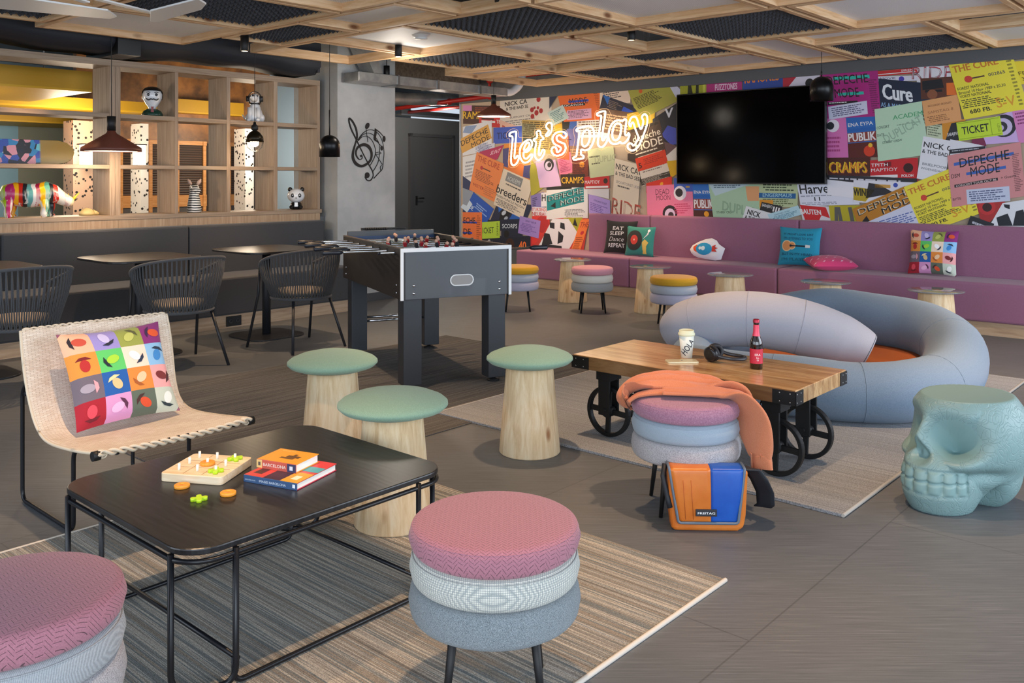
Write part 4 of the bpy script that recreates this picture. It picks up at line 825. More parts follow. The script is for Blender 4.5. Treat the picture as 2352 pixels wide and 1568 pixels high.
def raft(x0,x1,y0,y1,b,d,h,lab):
    p=onB(x0,y1,b);q=onB(x1,y1,b); z=(p.z+q.z)/2; A0,A1=AB(p)[0],AB(q)[0]
    o=thing('ceiling_raft',lab,'ceiling raft',W((A0+A1)/2,b,z),ROT,G); w=(A1-A0)/2
    MB().box(-w,w,0,d,0,.02).build('underside',YEL,o); 
    m=MB().box(-w,w,0,.03,.02,h); m.build('edge_board',YELD,o); MB().box(w-.03,w,.03,d,.02,h).build('edge_board',YELD,o); MB().box(-w,-w+.03,.03,d,.02,h).build('edge_board',YELD,o)
    m=MB()
    m.cyl((w*.6,.3,h*.1),(w*.6,.3,3.2-z),.006,seg=6); m.build('hanger_rod',STEEL,o)
raft(-260,212,200,196,8.9,1.6,.2,'broad yellow ceiling raft seen through the wide left shelf bay')
raft(-60,365,222,250,11.3,1.5,.14,'yellow ceiling raft seen behind the bust figurine')
raft(380,560,250,262,12.2,1.6,.2,'yellow ceiling raft seen behind the dog figurine')
raft(-40,420,292,287,12.9,1.1,.16,'lower yellow ceiling raft seen above the skateboard deck')
raft(415,620,300,296,13.2,1.0,.14,'narrow yellow ceiling raft seen between the middle shelf uprights')
WG='glazed_strip'
s_=bxB('window_1',-60,330,226,262,15.5,.05,plain('#e8eef2',.4,0,'daylit_window',emit=.9),kind='structure')
bxB('trim_3',-60,330,219,226,15.4,.06,plain('#b03a30',.5),kind='structure')
TERR=None
def terrazzo(base,name):
    m,nt,b=newmat(name); vo=N(nt,'ShaderNodeTexVoronoi',Scale=17.); nt.links.new(coords(nt,(1,1,1)),vo.inputs['Vector'])
    nz=N(nt,'ShaderNodeTexNoise',Scale=9.,Detail=2.); nt.links.new(coords(nt),nz.inputs['Vector'])
    nt.links.new(ramp(nt,vo.outputs['Distance'],[(.27,'#1d1a18'),(.31,base)]),b.inputs['Base Color']); b.inputs['Roughness'].default_value=.5; return m
T1=terrazzo('#c9a68c','terrazzo_pink'); T2=terrazzo('#efe9e0','terrazzo_white')
LMP=plain('#fff3dc',.5,0,'wall_lamp_glow',emit=4.)
def pillar(x0,x1,b,M_,lab):
    p=AB(onB(x0,400,b))[0];q=AB(onB(x1,400,b))[0]; o=MB().box(-(q-p)/2,(q-p)/2,0,.3,0,2.1).build('terrazzo_pillar',M_); o.location=W((p+q)/2,b,0); o.rotation_euler=(0,0,ROT); tag(o,lab,'pillar',None)
pillar(168,213,11.6,T1,'pink speckled pillar seen behind the rhinoceros figurine')
pillar(324,341,11.6,T2,'slim white speckled pillar seen left of the bust figurine shelf bay')
pillar(563,583,11.6,T2,'slim white speckled pillar seen behind the cage pendant')
pillar(213,216,11.6,T2,'narrow paler strip standing for the lit side of the pink speckled pillar')  # lit side of the pink pillar put into colour as a paler strip
for x0,x1,lab in((184,211,'left glowing box lamp behind the cone pendant'),(306,334,'right glowing box lamp behind the cone pendant')):
    q=onB((x0+x1)/2,356,11.45); o=thing('wall_lamp',lab,'wall lamp',q,ROT,'glowing box lamps in the room beyond'); w=(x1-x0)/2*.0047
    MB().box(-w,w,-.05,.05,-.13,.13).build('glass_shade',LMP,o,bev=.006); MB().box(-w-.01,w+.01,-.06,.1,.13,.145).build('top_bracket',BLACKM,o)
SLAT=None
def slatm():
    m,nt,b=newmat('dark_slats'); wv=N(nt,'ShaderNodeTexWave',Scale=9.,bands_direction='Z'); nt.links.new(coords(nt),wv.inputs['Vector'])
    nt.links.new(ramp(nt,wv.outputs['Fac'],[(.2,'#2a1c14'),(.8,'#4d3526')]),b.inputs['Base Color']); b.inputs['Roughness'].default_value=.5; bump(nt,b,wv.outputs['Fac'],.6,.01); return m
SL=slatm()
for x0,x1,lab in((278,322,'behind the cone pendant'),(346,400,'below the bust figurine'),(408,470,'above the zebra figurine'),(527,562,'left of the cage pendant')):
    c=onB((x0+x1)/2,380,12.3); o=thing('slatted_screen','dark horizontal-slat screen in an orange wood frame seen '+lab,'screen',W(AB(c)[0],12.3,0),ROT,'slatted screens in the room beyond')
    w=(AB(onB(x1,380,12.3))[0]-AB(onB(x0,380,12.3))[0])/2
    MB().box(-w,w,.02,.05,1.12,1.86).build('slats',SL,o)
    MB().box(-w-.04,w+.04,0,.06,.95,1.12).build('lower_rail',ORW,o); MB().box(-w-.04,w+.04,0,.06,1.86,1.92).build('upper_rail',ORW,o)
    for s in(-1,1): MB().box(s*w-.025,s*w+.025,-.01,.07,.6,1.92).build('stile',ORW,o)
    MB().box(-w,w,.02,.05,.6,.95).build('kick_panel',plain('#55504e',.7),o)
struct('wall_header',MB().box(AB(onB(168,300,12.5))[0],9.5,12.4,12.5,1.9,3.2),mottled('wood_header','#5a3c22','#a87038',3,.45))
struct('wall_beyond',MB().box(AB(onB(168,300,12.5))[0],9.5,12.5,12.6,0,1.9),plain('#3a302a',.7,0,'dark_joinery'))
for x,y,z,e in((-5.2,10.6,1.9,85),(-3.6,12.6,2.0,75),(-5.6,8.2,1.7,45),(-1.9,10.9,1.6,30)):  # added fill lights to brighten the room beyond, no fixtures behind them
    l=bpy.data.lights.new('room_beyond_fill','POINT'); l.energy=e; l.color=(1,.82,.62); l.shadow_soft_size=.3; q=bpy.data.objects.new('room_beyond_fill',l); COL.objects.link(q); q.location=(x,y,z)
l=area('daylight_beyond',W(1.5,15.2,1.7),(R(90),0,ROT),5,1.6,220,DAY)
# ---------------- figurines on the shelves ----------------
CER=plain('#e4e4e6',.22,0,'white_ceramic',coat=.4); BKC=plain('#131316',.25,0,'black_glaze',coat=.4)
def shelfpt(x,b,z): a=apx(x,b); return W(a,b,z)
def blob(m,c,r,sc=(1,1,1),k=0,seg=16,rings=10): return m.sph(c,r,seg,rings,k,sc)
# faces the camera: local -y is towards the viewer
FAC=R(22)
o=thing('bust_figurine','white bust figurine with black moustache, green jacket and red tie on the upper shelf','figurine',shelfpt(350,8.05,1.942),FAC)
MB().lathe([(.0,0),(.085,0),(.086,.02),(.07,.05),(.04,.07),(.0,.075)],24,sx=1.1).build('jacket',plain('#1d4034',.3,0,coat=.3),o)
MB().lathe([(.03,.06),(.035,.085),(.06,.12),(.085,.17),(.088,.205),(.075,.24),(.04,.262),(0,.268)],28).build('head',CER,o)
m=MB().lathe([(.084,.236),(.083,.245),(.068,.262),(.04,.276),(0,.281)],28); m.sph((-.082,.02,.2),.02,10,8,sc=(.6,1.6,2.2)); m.sph((.082,.02,.2),.02,10,8,sc=(.6,1.6,2.2)); m.sph((0,.035,.2),.075,14,10,sc=(1.1,.85,1)); m.build('hair',BKC,o)
for sx in(-1,1): MB().sph((sx*.034,-.081,.198),.013,12,8,sc=(1,.5,1.1)).build('eye',BKC,o); MB().tube([(sx*.018,-.087,.217),(sx*.036,-.084,.223),(sx*.052,-.073,.218)],.0028,5).build('eyebrow',BKC,o)
MB().tube(smooth([(-.055,-.078,.163),(-.035,-.083,.148),(-.012,-.089,.158),(0,-.089,.153),(.012,-.089,.158),(.035,-.083,.148),(.055,-.078,.163)],4),[.002]+[.006]*23+[.002],6).build('moustache',BKC,o)
m=MB(); m.prism([(-.014,.035),(.014,.035),(.008,.065),(.012,.085),(-.012,.085),(-.008,.065)],-.102,-.07,ax='y'); m.build('tie',plain('#8c1f18',.4),o)
o=thing('dog_figurine','seated white ceramic dog wearing black headphones on the upper shelf','figurine',shelfpt(585,8.02,1.942),R(8))
m=MB(); m.lathe([(0,0),(.07,0),(.082,.03),(.078,.08),(.06,.14),(.045,.18),(.04,.2)],22,c=(0,.02,0),sy=1.15)
for sx in(-1,1):
    m.tube([(sx*.042,-.05,.14),(sx*.045,-.058,.06),(sx*.045,-.07,.018),(sx*.045,-.095,.012)],[.024,.02,.018,.016],10); m.sph((sx*.07,.02,.04),.042,12,8,sc=(.7,1.2,1))
m.sph((0,0,.235),.056,18,12,sc=(1,.95,1)); m.tube([(0,-.03,.235),(0,-.075,.25),(0,-.1,.256)],[.04,.034,.022],12); m.tube([(-.07,.07,.03),(-.11,.05,.04),(-.12,.0,.07)],[.012,.01,.006],8)
m.build('body',CER,o)
MB().sph((0,-.115,.262),.012,10,8).build('nose',BKC,o)
for sx in(-1,1):
    MB().sph((sx*.03,-.052,.262),.011,10,8).build('eye',BKC,o); MB().sph((sx*.055,.01,.23),.03,12,8,sc=(.35,.9,1.4)).build('ear',BKC,o)
MB().tube([(.047*math.cos(2*PI*i/20),.047*math.sin(2*PI*i/20)+.01,.185) for i in range(20)],.008,6,closed=True).build('collar',BKC,o)
MB().tube([(.064*math.cos(PI*i/12),0,.245+.064*math.sin(PI*i/12)) for i in range(13)],.005,6).build('headphone_band',BKC,o)
for sx in(-1,1): MB().cyl((sx*.052,0,.235),(sx*.082,0,.235),.03,seg=18).build('ear_cup',plain('#2a2b30',.3),o)
# zebra
def zeb():
    m,nt,b=newmat('zebra_stripes'); wv=N(nt,'ShaderNodeTexWave',Scale=14.,bands_direction='Z',Distortion=2.2); wv.inputs['Detail Scale'].default_value=.6; nt.links.new(coords(nt),wv.inputs['Vector'])
    nt.links.new(ramp(nt,wv.outputs['Fac'],[(.45,'#17171a'),(.5,'#e9e6e0')]),b.inputs['Base Color']); b.inputs['Roughness'].default_value=.35; return m
o=thing('zebra_figurine','black and white striped zebra bust figurine on the lowest shelf','figurine',shelfpt(446,8.02,1.032),R(12))
MB().lathe([(0,0),(.066,0),(.068,.03),(.06,.09),(.048,.16),(.04,.2),(.042,.24),(.034,.265),(0,.27)],24).build('body',zeb(),o)
m=MB().tube([(0,.0,.235),(.02,-.05,.225),(.05,-.085,.205)],[.042,.034,.024],12); m.build('muzzle',zeb(),o)
for sx in(-1,1): MB().tube([(sx*.025,.01,.26),(sx*.05,.01,.3),(sx*.062,.01,.325)],[.012,.018,.004],8).build('ear',plain('#c7a795',.4),o)
# panda
o=thing('panda_figurine','glossy round-headed panda figurine on the lowest shelf by the column','figurine',shelfpt(680,8.0,1.032),R(14))
MB().lathe([(0,0),(.05,0),(.062,.02),(.058,.06),(.035,.085),(0,.09)],22).build('body',BKC,o)
MB().sph((0,0,.145),.085,26,16,sc=(1.06,.98,.9)).build('head',CER,o)
for sx in(-1,1):
    MB().sph((sx*.062,.0,.212),.025,14,8).build('ear',BKC,o); MB().sph((sx*.036,-.074,.148),.021,14,10,sc=(.85,.5,1.05)).build('eye_patch',plain('#33343a',.25),o)
    MB().sph((sx*.036,-.0855,.151),.007,8,6).build('eye',CER,o); MB().tube([(sx*.03,-.03,.025),(sx*.05,-.07,.02),(sx*.055,-.085,.03)],[.02,.018,.016],10).build('foot',BKC,o)
MB().sph((0,-.083,.122),.006,8,6).build('nose',BKC,o)
MB().box(-.016,.016,-.064,-.055,.03,.075).build('chest_stripe',CER,o)
# rhinoceros
def rhino_m():
    m,nt,b=newmat('paint_drip_stripes'); co=coords(nt,(1,1,.12)); nz=N(nt,'ShaderNodeTexNoise',Scale=9.,Detail=2.); nt.links.new(co,nz.inputs['Vector'])
    sx=N(nt,'ShaderNodeSeparateXYZ'); nt.links.new(coords(nt),sx.inputs[0]); ad=N(nt,'ShaderNodeMath',operation='MULTIPLY_ADD'); nt.links.new(nz.outputs['Fac'],ad.inputs[0]); ad.inputs[1].default_value=.09
    nt.links.new(sx.outputs['X'],ad.inputs[2]); mr=N(nt,'ShaderNodeMapRange'); mr.inputs['From Min'].default_value=-.24; mr.inputs['From Max'].default_value=.34; nt.links.new(ad.outputs[0],mr.inputs[0])
    cs=['#cfc6a8','#a8b81e','#c02a6a','#e8a818','#b8281c','#22242a','#5c9c9c','#e0dcd8','#a81c4a','#f0b414','#5aa08c','#22242a','#c8281c','#dcd2c4','#c9a8a0','#d8c8a0']
    st=[(i/16,c) for i,c in enumerate(cs)]; r=ramp(nt,mr.outputs[0],st)
    r.node.color_ramp.interpolation='CONSTANT'
    n2=N(nt,'ShaderNodeTexNoise',Scale=34.,Detail=2.); nt.links.new(coords(nt,(1,1,.1)),n2.inputs['Vector'])
    f=ramp(nt,n2.outputs['Fac'],[(.52,'#000000'),(.58,'#ffffff')]); sz=N(nt,'ShaderNodeMapRange'); sz.inputs['From Min'].default_value=.26; sz.inputs['From Max'].default_value=.08; nt.links.new(sx.outputs['Z'],sz.inputs[0])
    mm=N(nt,'ShaderNodeMath',operation='MULTIPLY'); nt.links.new(sz.outputs[0],mm.inputs[0]); nt.links.new(f,mm.inputs[1])
    nt.links.new(mixc(nt,mm.outputs[0],r,lin('#e2ded6')),b.inputs['Base Color']); b.inputs['Roughness'].default_value=.3; return m
RH=rhino_m(); rp=shelfpt(80,8.02,1.032)
o=thing('rhinoceros_figurine','rhinoceros figurine covered in colourful paint drips on the lowest shelf','figurine',rp,ROT-R(14))
m=MB()
m.tube([(-.25,0,.17),(-.22,0,.185),(-.15,0,.195),(-.05,0,.18),(.03,0,.185),(.09,0,.205),(.14,0,.19),(.19,0,.165),(.23,0,.14),(.27,0,.125),(.295,0,.12)],[.04,.085,.1,.103,.1,.098,.082,.06,.052,.045,.03],18)
m.build('body',RH,o)
for x,y in((-.21,-.05),(-.17,.05),(.06,-.05),(.12,.05)):
    MB().tube([(x,y,.15),(x+.01,y,.08),(x,y,.03),(x+.012,y,.0)],[.05 if x<0 else .042,.032,.026,.032],12).build('leg',RH,o)
MB().tube([(.285,0,.135),(.31,0,.165),(.345,0,.205)],[.018,.011,.002],8).build('horn',plain('#d8b428',.35),o); MB().tube([(.25,0,.165),(.258,0,.195)],[.012,.002],8).build('small_horn',plain('#d8b428',.35),o)
for s in(-1,1): MB().tube([(.18,s*.03,.21),(.175,s*.038,.25)],[.012,.005],8).build('ear',RH,o)
MB().tube([(-.285,0,.18),(-.3,0,.13),(-.3,0,.08)],[.008,.005,.008],6).build('tail',BKC,o)
# skateboard deck
def deckm():
    m,nt,b=newmat('painted_deck'); vo=N(nt,'ShaderNodeTexVoronoi',Scale=19.); nt.links.new(coords(nt),vo.inputs['Vector'])
    c=ramp(nt,vo.outputs['Color'],[(.15,'#10182e'),(.3,'#2a7ab0'),(.45,'#191a24'),(.55,'#c88a9a'),(.65,'#2a48a0'),(.8,'#5fb0c8'),(.95,'#d8d0d4')]); c.node.color_ramp.interpolation='CONSTANT'
    sx=N(nt,'ShaderNodeSeparateXYZ'); nt.links.new(coords(nt),sx.inputs[0]); f=ramp(nt,sx.outputs['X'],[(.12,'#000000'),(.135,'#ffffff')])
    nt.links.new(mixc(nt,f,c,lin('#8a7440')),b.inputs['Base Color']); b.inputs['Roughness'].default_value=.35; return m
dp=shelfpt(56,8.12,1.482); dk_=MB()
pts=[(-.55,.0),(.28,.0),(.355,.02),(.40,.06),(.415,.105),(.40,.15),(.355,.19),(.28,.21),(-.55,.21),(-.62,.19),(-.66,.15),(-.675,.105),(-.66,.06),(-.62,.02)]
dk_.prism(pts,-.006,.006,ax='y'); q=dk_.build('skateboard_deck',deckm(),bev=.003); q.location=dp; q.rotation_euler=(R(-5),0,ROT); tag(q,'skateboard deck with blue abstract painting and gold tip standing on the middle shelf','skateboard deck')
# yellow ornament at the divider
sp_=shelfpt(200,8.12,1.032); o=thing('seashell_ornament','pale yellow seashell ornament beside the shelf divider on the lowest shelf','ornament',sp_,ROT)
MB().lathe([(0,.0),(.07,0),(.066,.025),(.04,.05),(.015,.06),(0,.064)],20,sy=.8).build('shell',plain('#d8be80',.5),o); MB().tube([(.05,0,.02),(.09,0,.012),(.12,0,.01)],[.03,.016,.004],8).build('spire',plain('#d8be80',.5),o)
# ---------------- purple bench along the mural ----------------
PUR=fabric('mauve_upholstery','#8a5873','#a06c88',420,.85,.2)
def bpx(x,a): return AB(onA(x,500,a))[1]
pb=thing('banquette','long mauve upholstered banquette below the poster mural','bench',W(8.8,4.5,0),ROT)
def pbx(m,a0,a1,b0,b1,z0,z1): return m.box(a0-8.8,a1-8.8,b0-4.5,b1-4.5,z0,z1)
bl=bpx(1352,8.94); s1=bpx(1493,8.94); s2=bpx(1835,8.94)
for b1,b0 in((bl,s1+.004),(s1-.004,s2+.004),(s2-.004,.62),(.61,-.9)):
    pbx(MB(),8.93,9.055,b0,b1,.42,.925).build('backrest',PUR,pb,bev=.022,segs=3)
q1=bpx(1445,8.45); q2=bpx(1785,8.45); bend=bpx(1186,8.45)
for b1,b0 in((bend,q1+.004),(q1-.004,q2+.004),(q2-.004,.6),(.59,-.9)):
    pbx(MB(),8.44,8.925,b0,b1,.115,.455).build('seat',PUR,pb,bev=.022,segs=3)
pbx(MB(),8.925,9.055,bl+.01,bend,.115,.455).build('seat_end',PUR,pb,bev=.015)
MB().box(8.47-8.8,9.05-8.8,-.9-4.5,bend-4.5+.02,0,.114).build('plinth',wood('oak_plinth_b','#a88a6e','#c0a284','#cdb296',ax=1),pb)
# ---------------- glass-topped side tables ----------------
def glassm():
    m,nt,b=newmat('smoked_glass'); b.inputs['Base Color'].default_value=lin('#8a96a0'); b.inputs['Roughness'].default_value=.04; b.inputs['Transmission Weight'].default_value=.45; b.inputs['Alpha'].default_value=.75; b.inputs['Metallic'].default_value=.0; b.inputs['Coat Weight'].default_value=.5; return m
GL=glassm()
def side(x,y,label):
    o=thing('side_table',label,'table',(x,y,0),.4,'glass-topped stump side tables at the mauve banquette')
    MB().lathe([(0,0),(.163,0),(.165,.006),(.128,.452),(.124,.455),(0,.455)],32).build('stump_base',STUMP,o)
    MB().lathe([(0,.456),(.205,.456),(.212,.459),(.212,.464),(.205,.467),(0,.467)],48).build('glass_top',GL,o); return o
for x,y,l in((.67,9.82,'farthest left, between mustard and pink tiered poufs'),(1.41,9.02,'between the small pink and mustard tiered poufs'),(2.04,8.28,'below the rocket-shaped cushion'),(2.72,7.68,'below the pink flat cushion, mostly hidden by the tube sofa'),(3.39,7.08,'nearest the right edge, below the grid-patterned cushion')):
    side(x,y,'glass-topped stump side table '+l)
# ---------------- tiered poufs ----------------
PINK=fabric('dusty_pink_quilt','#9c6674','#af7684',330,.9,.3,'herring'); CREAM=fabric('cream_check','#d2cfc4','#e2dfd4',200,.9,.3,'check')
BLG=fabric('blue_grey_boucle','#565e64','#a0a9ae',520,.95,.8); LG=fabric('light_grey_cord','#9da1a6','#b0b4b8',300,.9,.2,'rib'); SPK=fabric('speckled_grey','#77757a','#cfccd0',480,.95,.8)
LBL=fabric('pale_blue_cloth','#8c9cab','#9caab8',420,.9,.15); YLW=fabric('mustard_cloth','#b98a18','#cf9c22',420,.9,.15); LIL=fabric('lilac_grey_cloth','#aaa6bb','#bab6ca',420,.9,.15)
PNK2=fabric('rose_cloth','#bd7f8f','#cf92a0',420,.9,.2); ROSE=fabric('mauve_pink_weave','#8e5f78','#aa7d92',200,.9,.5)
def disc_(z0,z1,r,dome=0.):
    c=(z1-z0); n=7; pr=[(0,z0)]
    e=min(.024,c*.36)
    pr+=[(r-e+e*math.sin(R(90*i/n)),z0+e-e*math.cos(R(90*i/n))) for i in range(n+1)]
    pr+=[(r+.004,(z0+z1)/2)]
    pr+=[(r-e+e*math.cos(R(90*i/n)),z1-e+e*math.sin(R(90*i/n))) for i in range(n+1)]
    if dome: pr+=[(r*.8,z1+dome*.45),(r*.55,z1+dome*.8),(r*.25,z1+dome*.97)]
    pr+=[(0,z1+dome)]
    return MB().lathe(pr,56)
def pouf(x,y,label,cols,r=.22,rz=0.,z=0.):
    o=thing('tiered_pouf',label,'stool',(x,y,z),rz,'three-tier upholstered poufs on black legs')
    zs=[(.215,.305),(.305,.385),(.385,.457)]
    nm=('lower_cushion','middle_cushion','top_cushion')
    for (z0,z1),M_,n_ in zip(zs,cols,nm):
        q=disc_(z0,z1,r if n_!='middle_cushion' else r-.002,.008 if n_=='top_cushion' else 0).build(n_,M_,o)
        if n_!='lower_cushion' and r>.2:
            e=.03 if z1-z0>.07 else .028
            MB().tube([((r-.006)*math.cos(2*PI*i/56),(r-.006)*math.sin(2*PI*i/56),z1-.010) for i in range(56)],.0022,5,closed=True).build('seam_piping',M_,q)
    for a in(45,135,225,315):
        c,s=math.cos(R(a)),math.sin(R(a)); MB().tube([(c*.14,s*.14,.225),(c*.175,s*.175,0)],[.0125,.008],12).build('leg',BLACKM,o)
    return o
pouf(-.045,2.31,'large pink, cream and blue-grey three-tier pouf in the centre foreground on the striped rug',(BLG,CREAM,PINK),z=.0105)
pouf(-1.07,1.90,'pink and light grey three-tier pouf cut off by the bottom left corner',(SPK,LG,PINK),z=.0105)
pouf(.718,3.66,'three-tier pouf with an orange sweater thrown over its rose top',(SPK,LBL,ROSE))
pouf(.82,9.05,'small pink, white and grey three-tier pouf before the mauve banquette',(plain('#a4a6a8',.9),plain('#d8d4cc',.9),PNK2),.212)
pouf(1.49,8.16,'mustard-topped three-tier pouf next to the far end of the lavender tube',(LIL,plain('#aeb4c0',.9),YLW),.215)
pouf(.06,9.15,'mustard-topped three-tier pouf half hidden behind the foosball table',(LIL,plain('#aeb4c0',.9),YLW),.215)
# ---------------- green stump stools ----------------
GREEN=fabric('sage_felt','#718f7c','#8aa892',480,.95,.4)
def stool(x,y,label,rz=0,z=0.):
    o=thing('stump_stool',label,'stool',(x,y,z),rz,'pine stump stools with green domed seats')
    MB().lathe([(0,0),(.148,0),(.152,.006),(.116,.43),(0,.43)],40).build('stump_base',STUMP,o)
    MB().lathe([(0,.425),(.10,.425),(.165,.434),(.2,.446),(.215,.460),(.214,.47),(.2,.482),(.16,.499),(.1,.513),(.04,.519),(0,.52)],56).build('domed_seat',GREEN,o); return o
stool(.088,4.40,'green domed stump stool standing alone on the floor right of the foosball table',.4)
stool(-.465,3.46,'green domed stump stool between the black coffee table and the pink pouf, lowest in view',2.2,.0105)
stool(-.865,4.27,'green domed stump stool behind the black coffee table, left of the foosball legs',4.,.0065)
# ---------------- rugs ----------------
def rugm(name,cols,ax,scale,bsc=180.):
    m,nt,b=newmat(name); sc=[.12,.12,1]; sc[ax]=scale
    nz=N(nt,'ShaderNodeTexNoise',Scale=3.,Detail=3.,Roughness=.6); nt.links.new(coords(nt,tuple(sc)),nz.inputs['Vector'])
    c=ramp(nt,nz.outputs['Fac'],cols)
    n2=N(nt,'ShaderNodeTexNoise',Scale=bsc,Detail=2.); s2=[1,1,1]; s2[ax]=2.2; nt.links.new(coords(nt,tuple(s2)),n2.inputs['Vector'])
    c=mixc(nt,.55,c,ramp(nt,n2.outputs['Fac'],[(.35,'#6e6a66'),(.6,'#ffffff')]),'MULTIPLY')
    nt.links.new(c,b.inputs['Base Color']); b.inputs['Roughness'].default_value=.97; bump(nt,b,n2.outputs['Fac'],.7,.004); return m
def rug(name,a0,a1,b0,b1,z,M_,label,edge=None):
    o=thing(name,label,'rug',W((a0+a1)/2,(b0+b1)/2,0),ROT); X=(a1-a0)/2;Y=(b1-b0)/2
    MB().box(-X,X,-Y,Y,.0005,z).build('woven_field',M_,o,bev=.002)
    if edge:
        MB().tube([(-X,-Y-.004,z*.6),(X,-Y-.004,z*.6)],.0075,8).build('bound_edge',edge,o); MB().tube([(-X,Y+.004,z*.6),(X,Y+.004,z*.6)],.0075,8).build('bound_edge',edge,o)
    return o
RG1=rugm('striped_rug',[(.30,'#6d6b69'),(.40,'#a3988a'),(.47,'#707a7e'),(.53,'#cdc5b8'),(.58,'#85817c'),(.64,'#c8c2b8'),(.72,'#84909a')],0,17,230.)
rug('striped_rug',-.6,2.70,1.44,3.48,.010,RG1,'beige and blue-grey striped woven rug under the black coffee table in the foreground',plain('#d9d2c8',.9))
RG2=rugm('pale_rug',[(.3,'#878b91'),(.5,'#9a9ea4'),(.7,'#acb0b6')],0,40,150.)
rug('pale_rug',3.52,6.72,1.36,3.70,.014,RG2,'pale grey ribbed rug under the wheeled table and the tube sofa',plain('#a9a6a1',.9))
RG3=rugm('dark_rug',[(.34,'#3a3a3c'),(.46,'#6a6a6b'),(.52,'#3e3e40'),(.6,'#7c7a77'),(.7,'#4a4a4b')],1,20,170.)
rug('dark_rug',2.0,5.34,3.42,5.50,.006,RG3,'dark charcoal streaked rug under the foosball table')
# ---------------- foosball table ----------------
fa=R(25); FD=Vector((math.cos(fa),math.sin(fa),0)); LD=Vector((-math.sin(fa),math.cos(fa),0))
ft=thing('foosball_table','black foosball table with white trim, metal rods and red and black players','foosball table',(-.70,5.57,.0065),fa)
FBL=plain('#4b4e53',.38,.0,'lit_graphite_laminate',coat=.15); FSD=plain('#211d1c',.45,0,'dark_side_panel'); FIN=plain('#1a1c20',.4,0,'inner_wall')  # end panels paler than the sides, partly from light put into the colour
WF,LF=.765,1.45; ZB,ZT2=.583,.905; T=.03
MB().box(T,WF-T,0,.03,ZB,ZT2-.002).build('end_panel',FBL,ft,bev=.002)
MB().box(T,WF-T,LF-.03,LF,ZB,ZT2+.035).build('end_panel',FBL,ft,bev=.002)
MB().box(0,T,0,LF,ZB,ZT2).build('side_panel',FSD,ft,bev=.002)
MB().box(WF-T,WF,0,LF,ZB,ZT2).build('side_panel',FSD,ft,bev=.002)
TRM=plain('#e2e2e2',.4,0,'white_edge_trim')
MB().box(-.002,WF+.002,-.005,.006,ZT2-.022,ZT2+.003).build('end_trim',TRM,ft,bev=.001)
for x in(-.002,WF-.018): MB().box(x,x+.02,-.004,.006,ZB-.004,ZT2-.02).build('corner_trim',TRM,ft,bev=.001)
for x in(-.001,WF-T): MB().box(x,x+T+.001,.006,LF,ZT2,ZT2+.004).build('rail_trim',plain('#3a2c26',.5) ,ft)
MB().box(T,WF-T,.03,LF-.03,ZB+.02,ZB+.14).build('body_base',FIN,ft)
MB().box(T,WF-T,.03,LF-.03,.80,.808).build('playfield',plain('#2e5a3c',.3,0,'playfield'),ft)
for s,y in((1,.032),(-1,LF-.042)): MB().box(T,WF-T,y,y+.01,.808,ZT2-.004).build('inner_wall',plain('#27406a',.4),ft)
# goal slot ring
m=MB(); m.tube([(WF*.5+.03+x,-.003,z) for x,z in [((.045 if i<9 else -.045)+.034*math.cos(R(-90+180*(i%9)/8+(180 if i>8 else 0))),.692+.034*math.sin(R(-90+180*(i%9)/8+(180 if i>8 else 0)))) for i in range(18)]],.0045,6,closed=True); m.build('goal_ring',TRM,ft)
m=MB(); m.prism([(WF*.5+.03+(.045 if i<9 else -.045)+.031*math.cos(R(-90+180*(i%9)/8+(180 if i>8 else 0))),.692+.031*math.sin(R(-90+180*(i%9)/8+(180 if i>8 else 0)))) for i in range(18)],-.002,.0,ax='y'); m.build('goal_cup',plain('#8f8a86',.5),ft)
for x in(.085,WF-.085):
    for z in(.62,.67):
        m=MB().lathe([(0,.006),(.006,.006),(.009,.002),(.009,0)],12); q=m.build('bolt',CHROME,ft); q.rotation_euler=(R(90),0,0); q.location=(x,0,z)
for y in(.09,1.36):
    for z in(.62,.67):
        m=MB().lathe([(0,.005),(.005,.005),(.007,.0)],10); q=m.build('bolt',CHROME,ft); q.rotation_euler=(0,R(-90),0); q.location=(0,y,z)
LEGM=plain('#2f3237',.42,0,'graphite_leg')
for x in(.028,WF-.15):
    for y in(.03,LF-.15):
        q=MB().box(x,x+.122,y,y+.12,.03,ZB).build('leg',LEGM,ft,bev=.004)
        MB().lathe([(0,0),(.042,0),(.042,.008),(.014,.016),(.012,.035),(0,.035)],20,c=(x+.06,y+.06,0)).build('levelling_foot',BLACKM,q)
for y,z in((LF-.12,.25),(LF-.06,.27)): MB().cyl((.12,y,z),(WF-.12,y,z),.010,seg=12).build('stretcher_bar',CHROME,ft)
REDM=plain('#a8222c',.35,0,'red_player'); BKP=plain('#23242a',.35,0,'black_player'); SKIN=plain('#d9a890',.5,0,'player_skin'); HANDLE=plain('#20242c',.35,0,'rubber_grip')
rows=[(1,'r',1),(2,'r',0),(3,'b',1),(5,'r',0),(5,'b',1),(3,'r',0),(2,'b',1),(1,'b',0)]
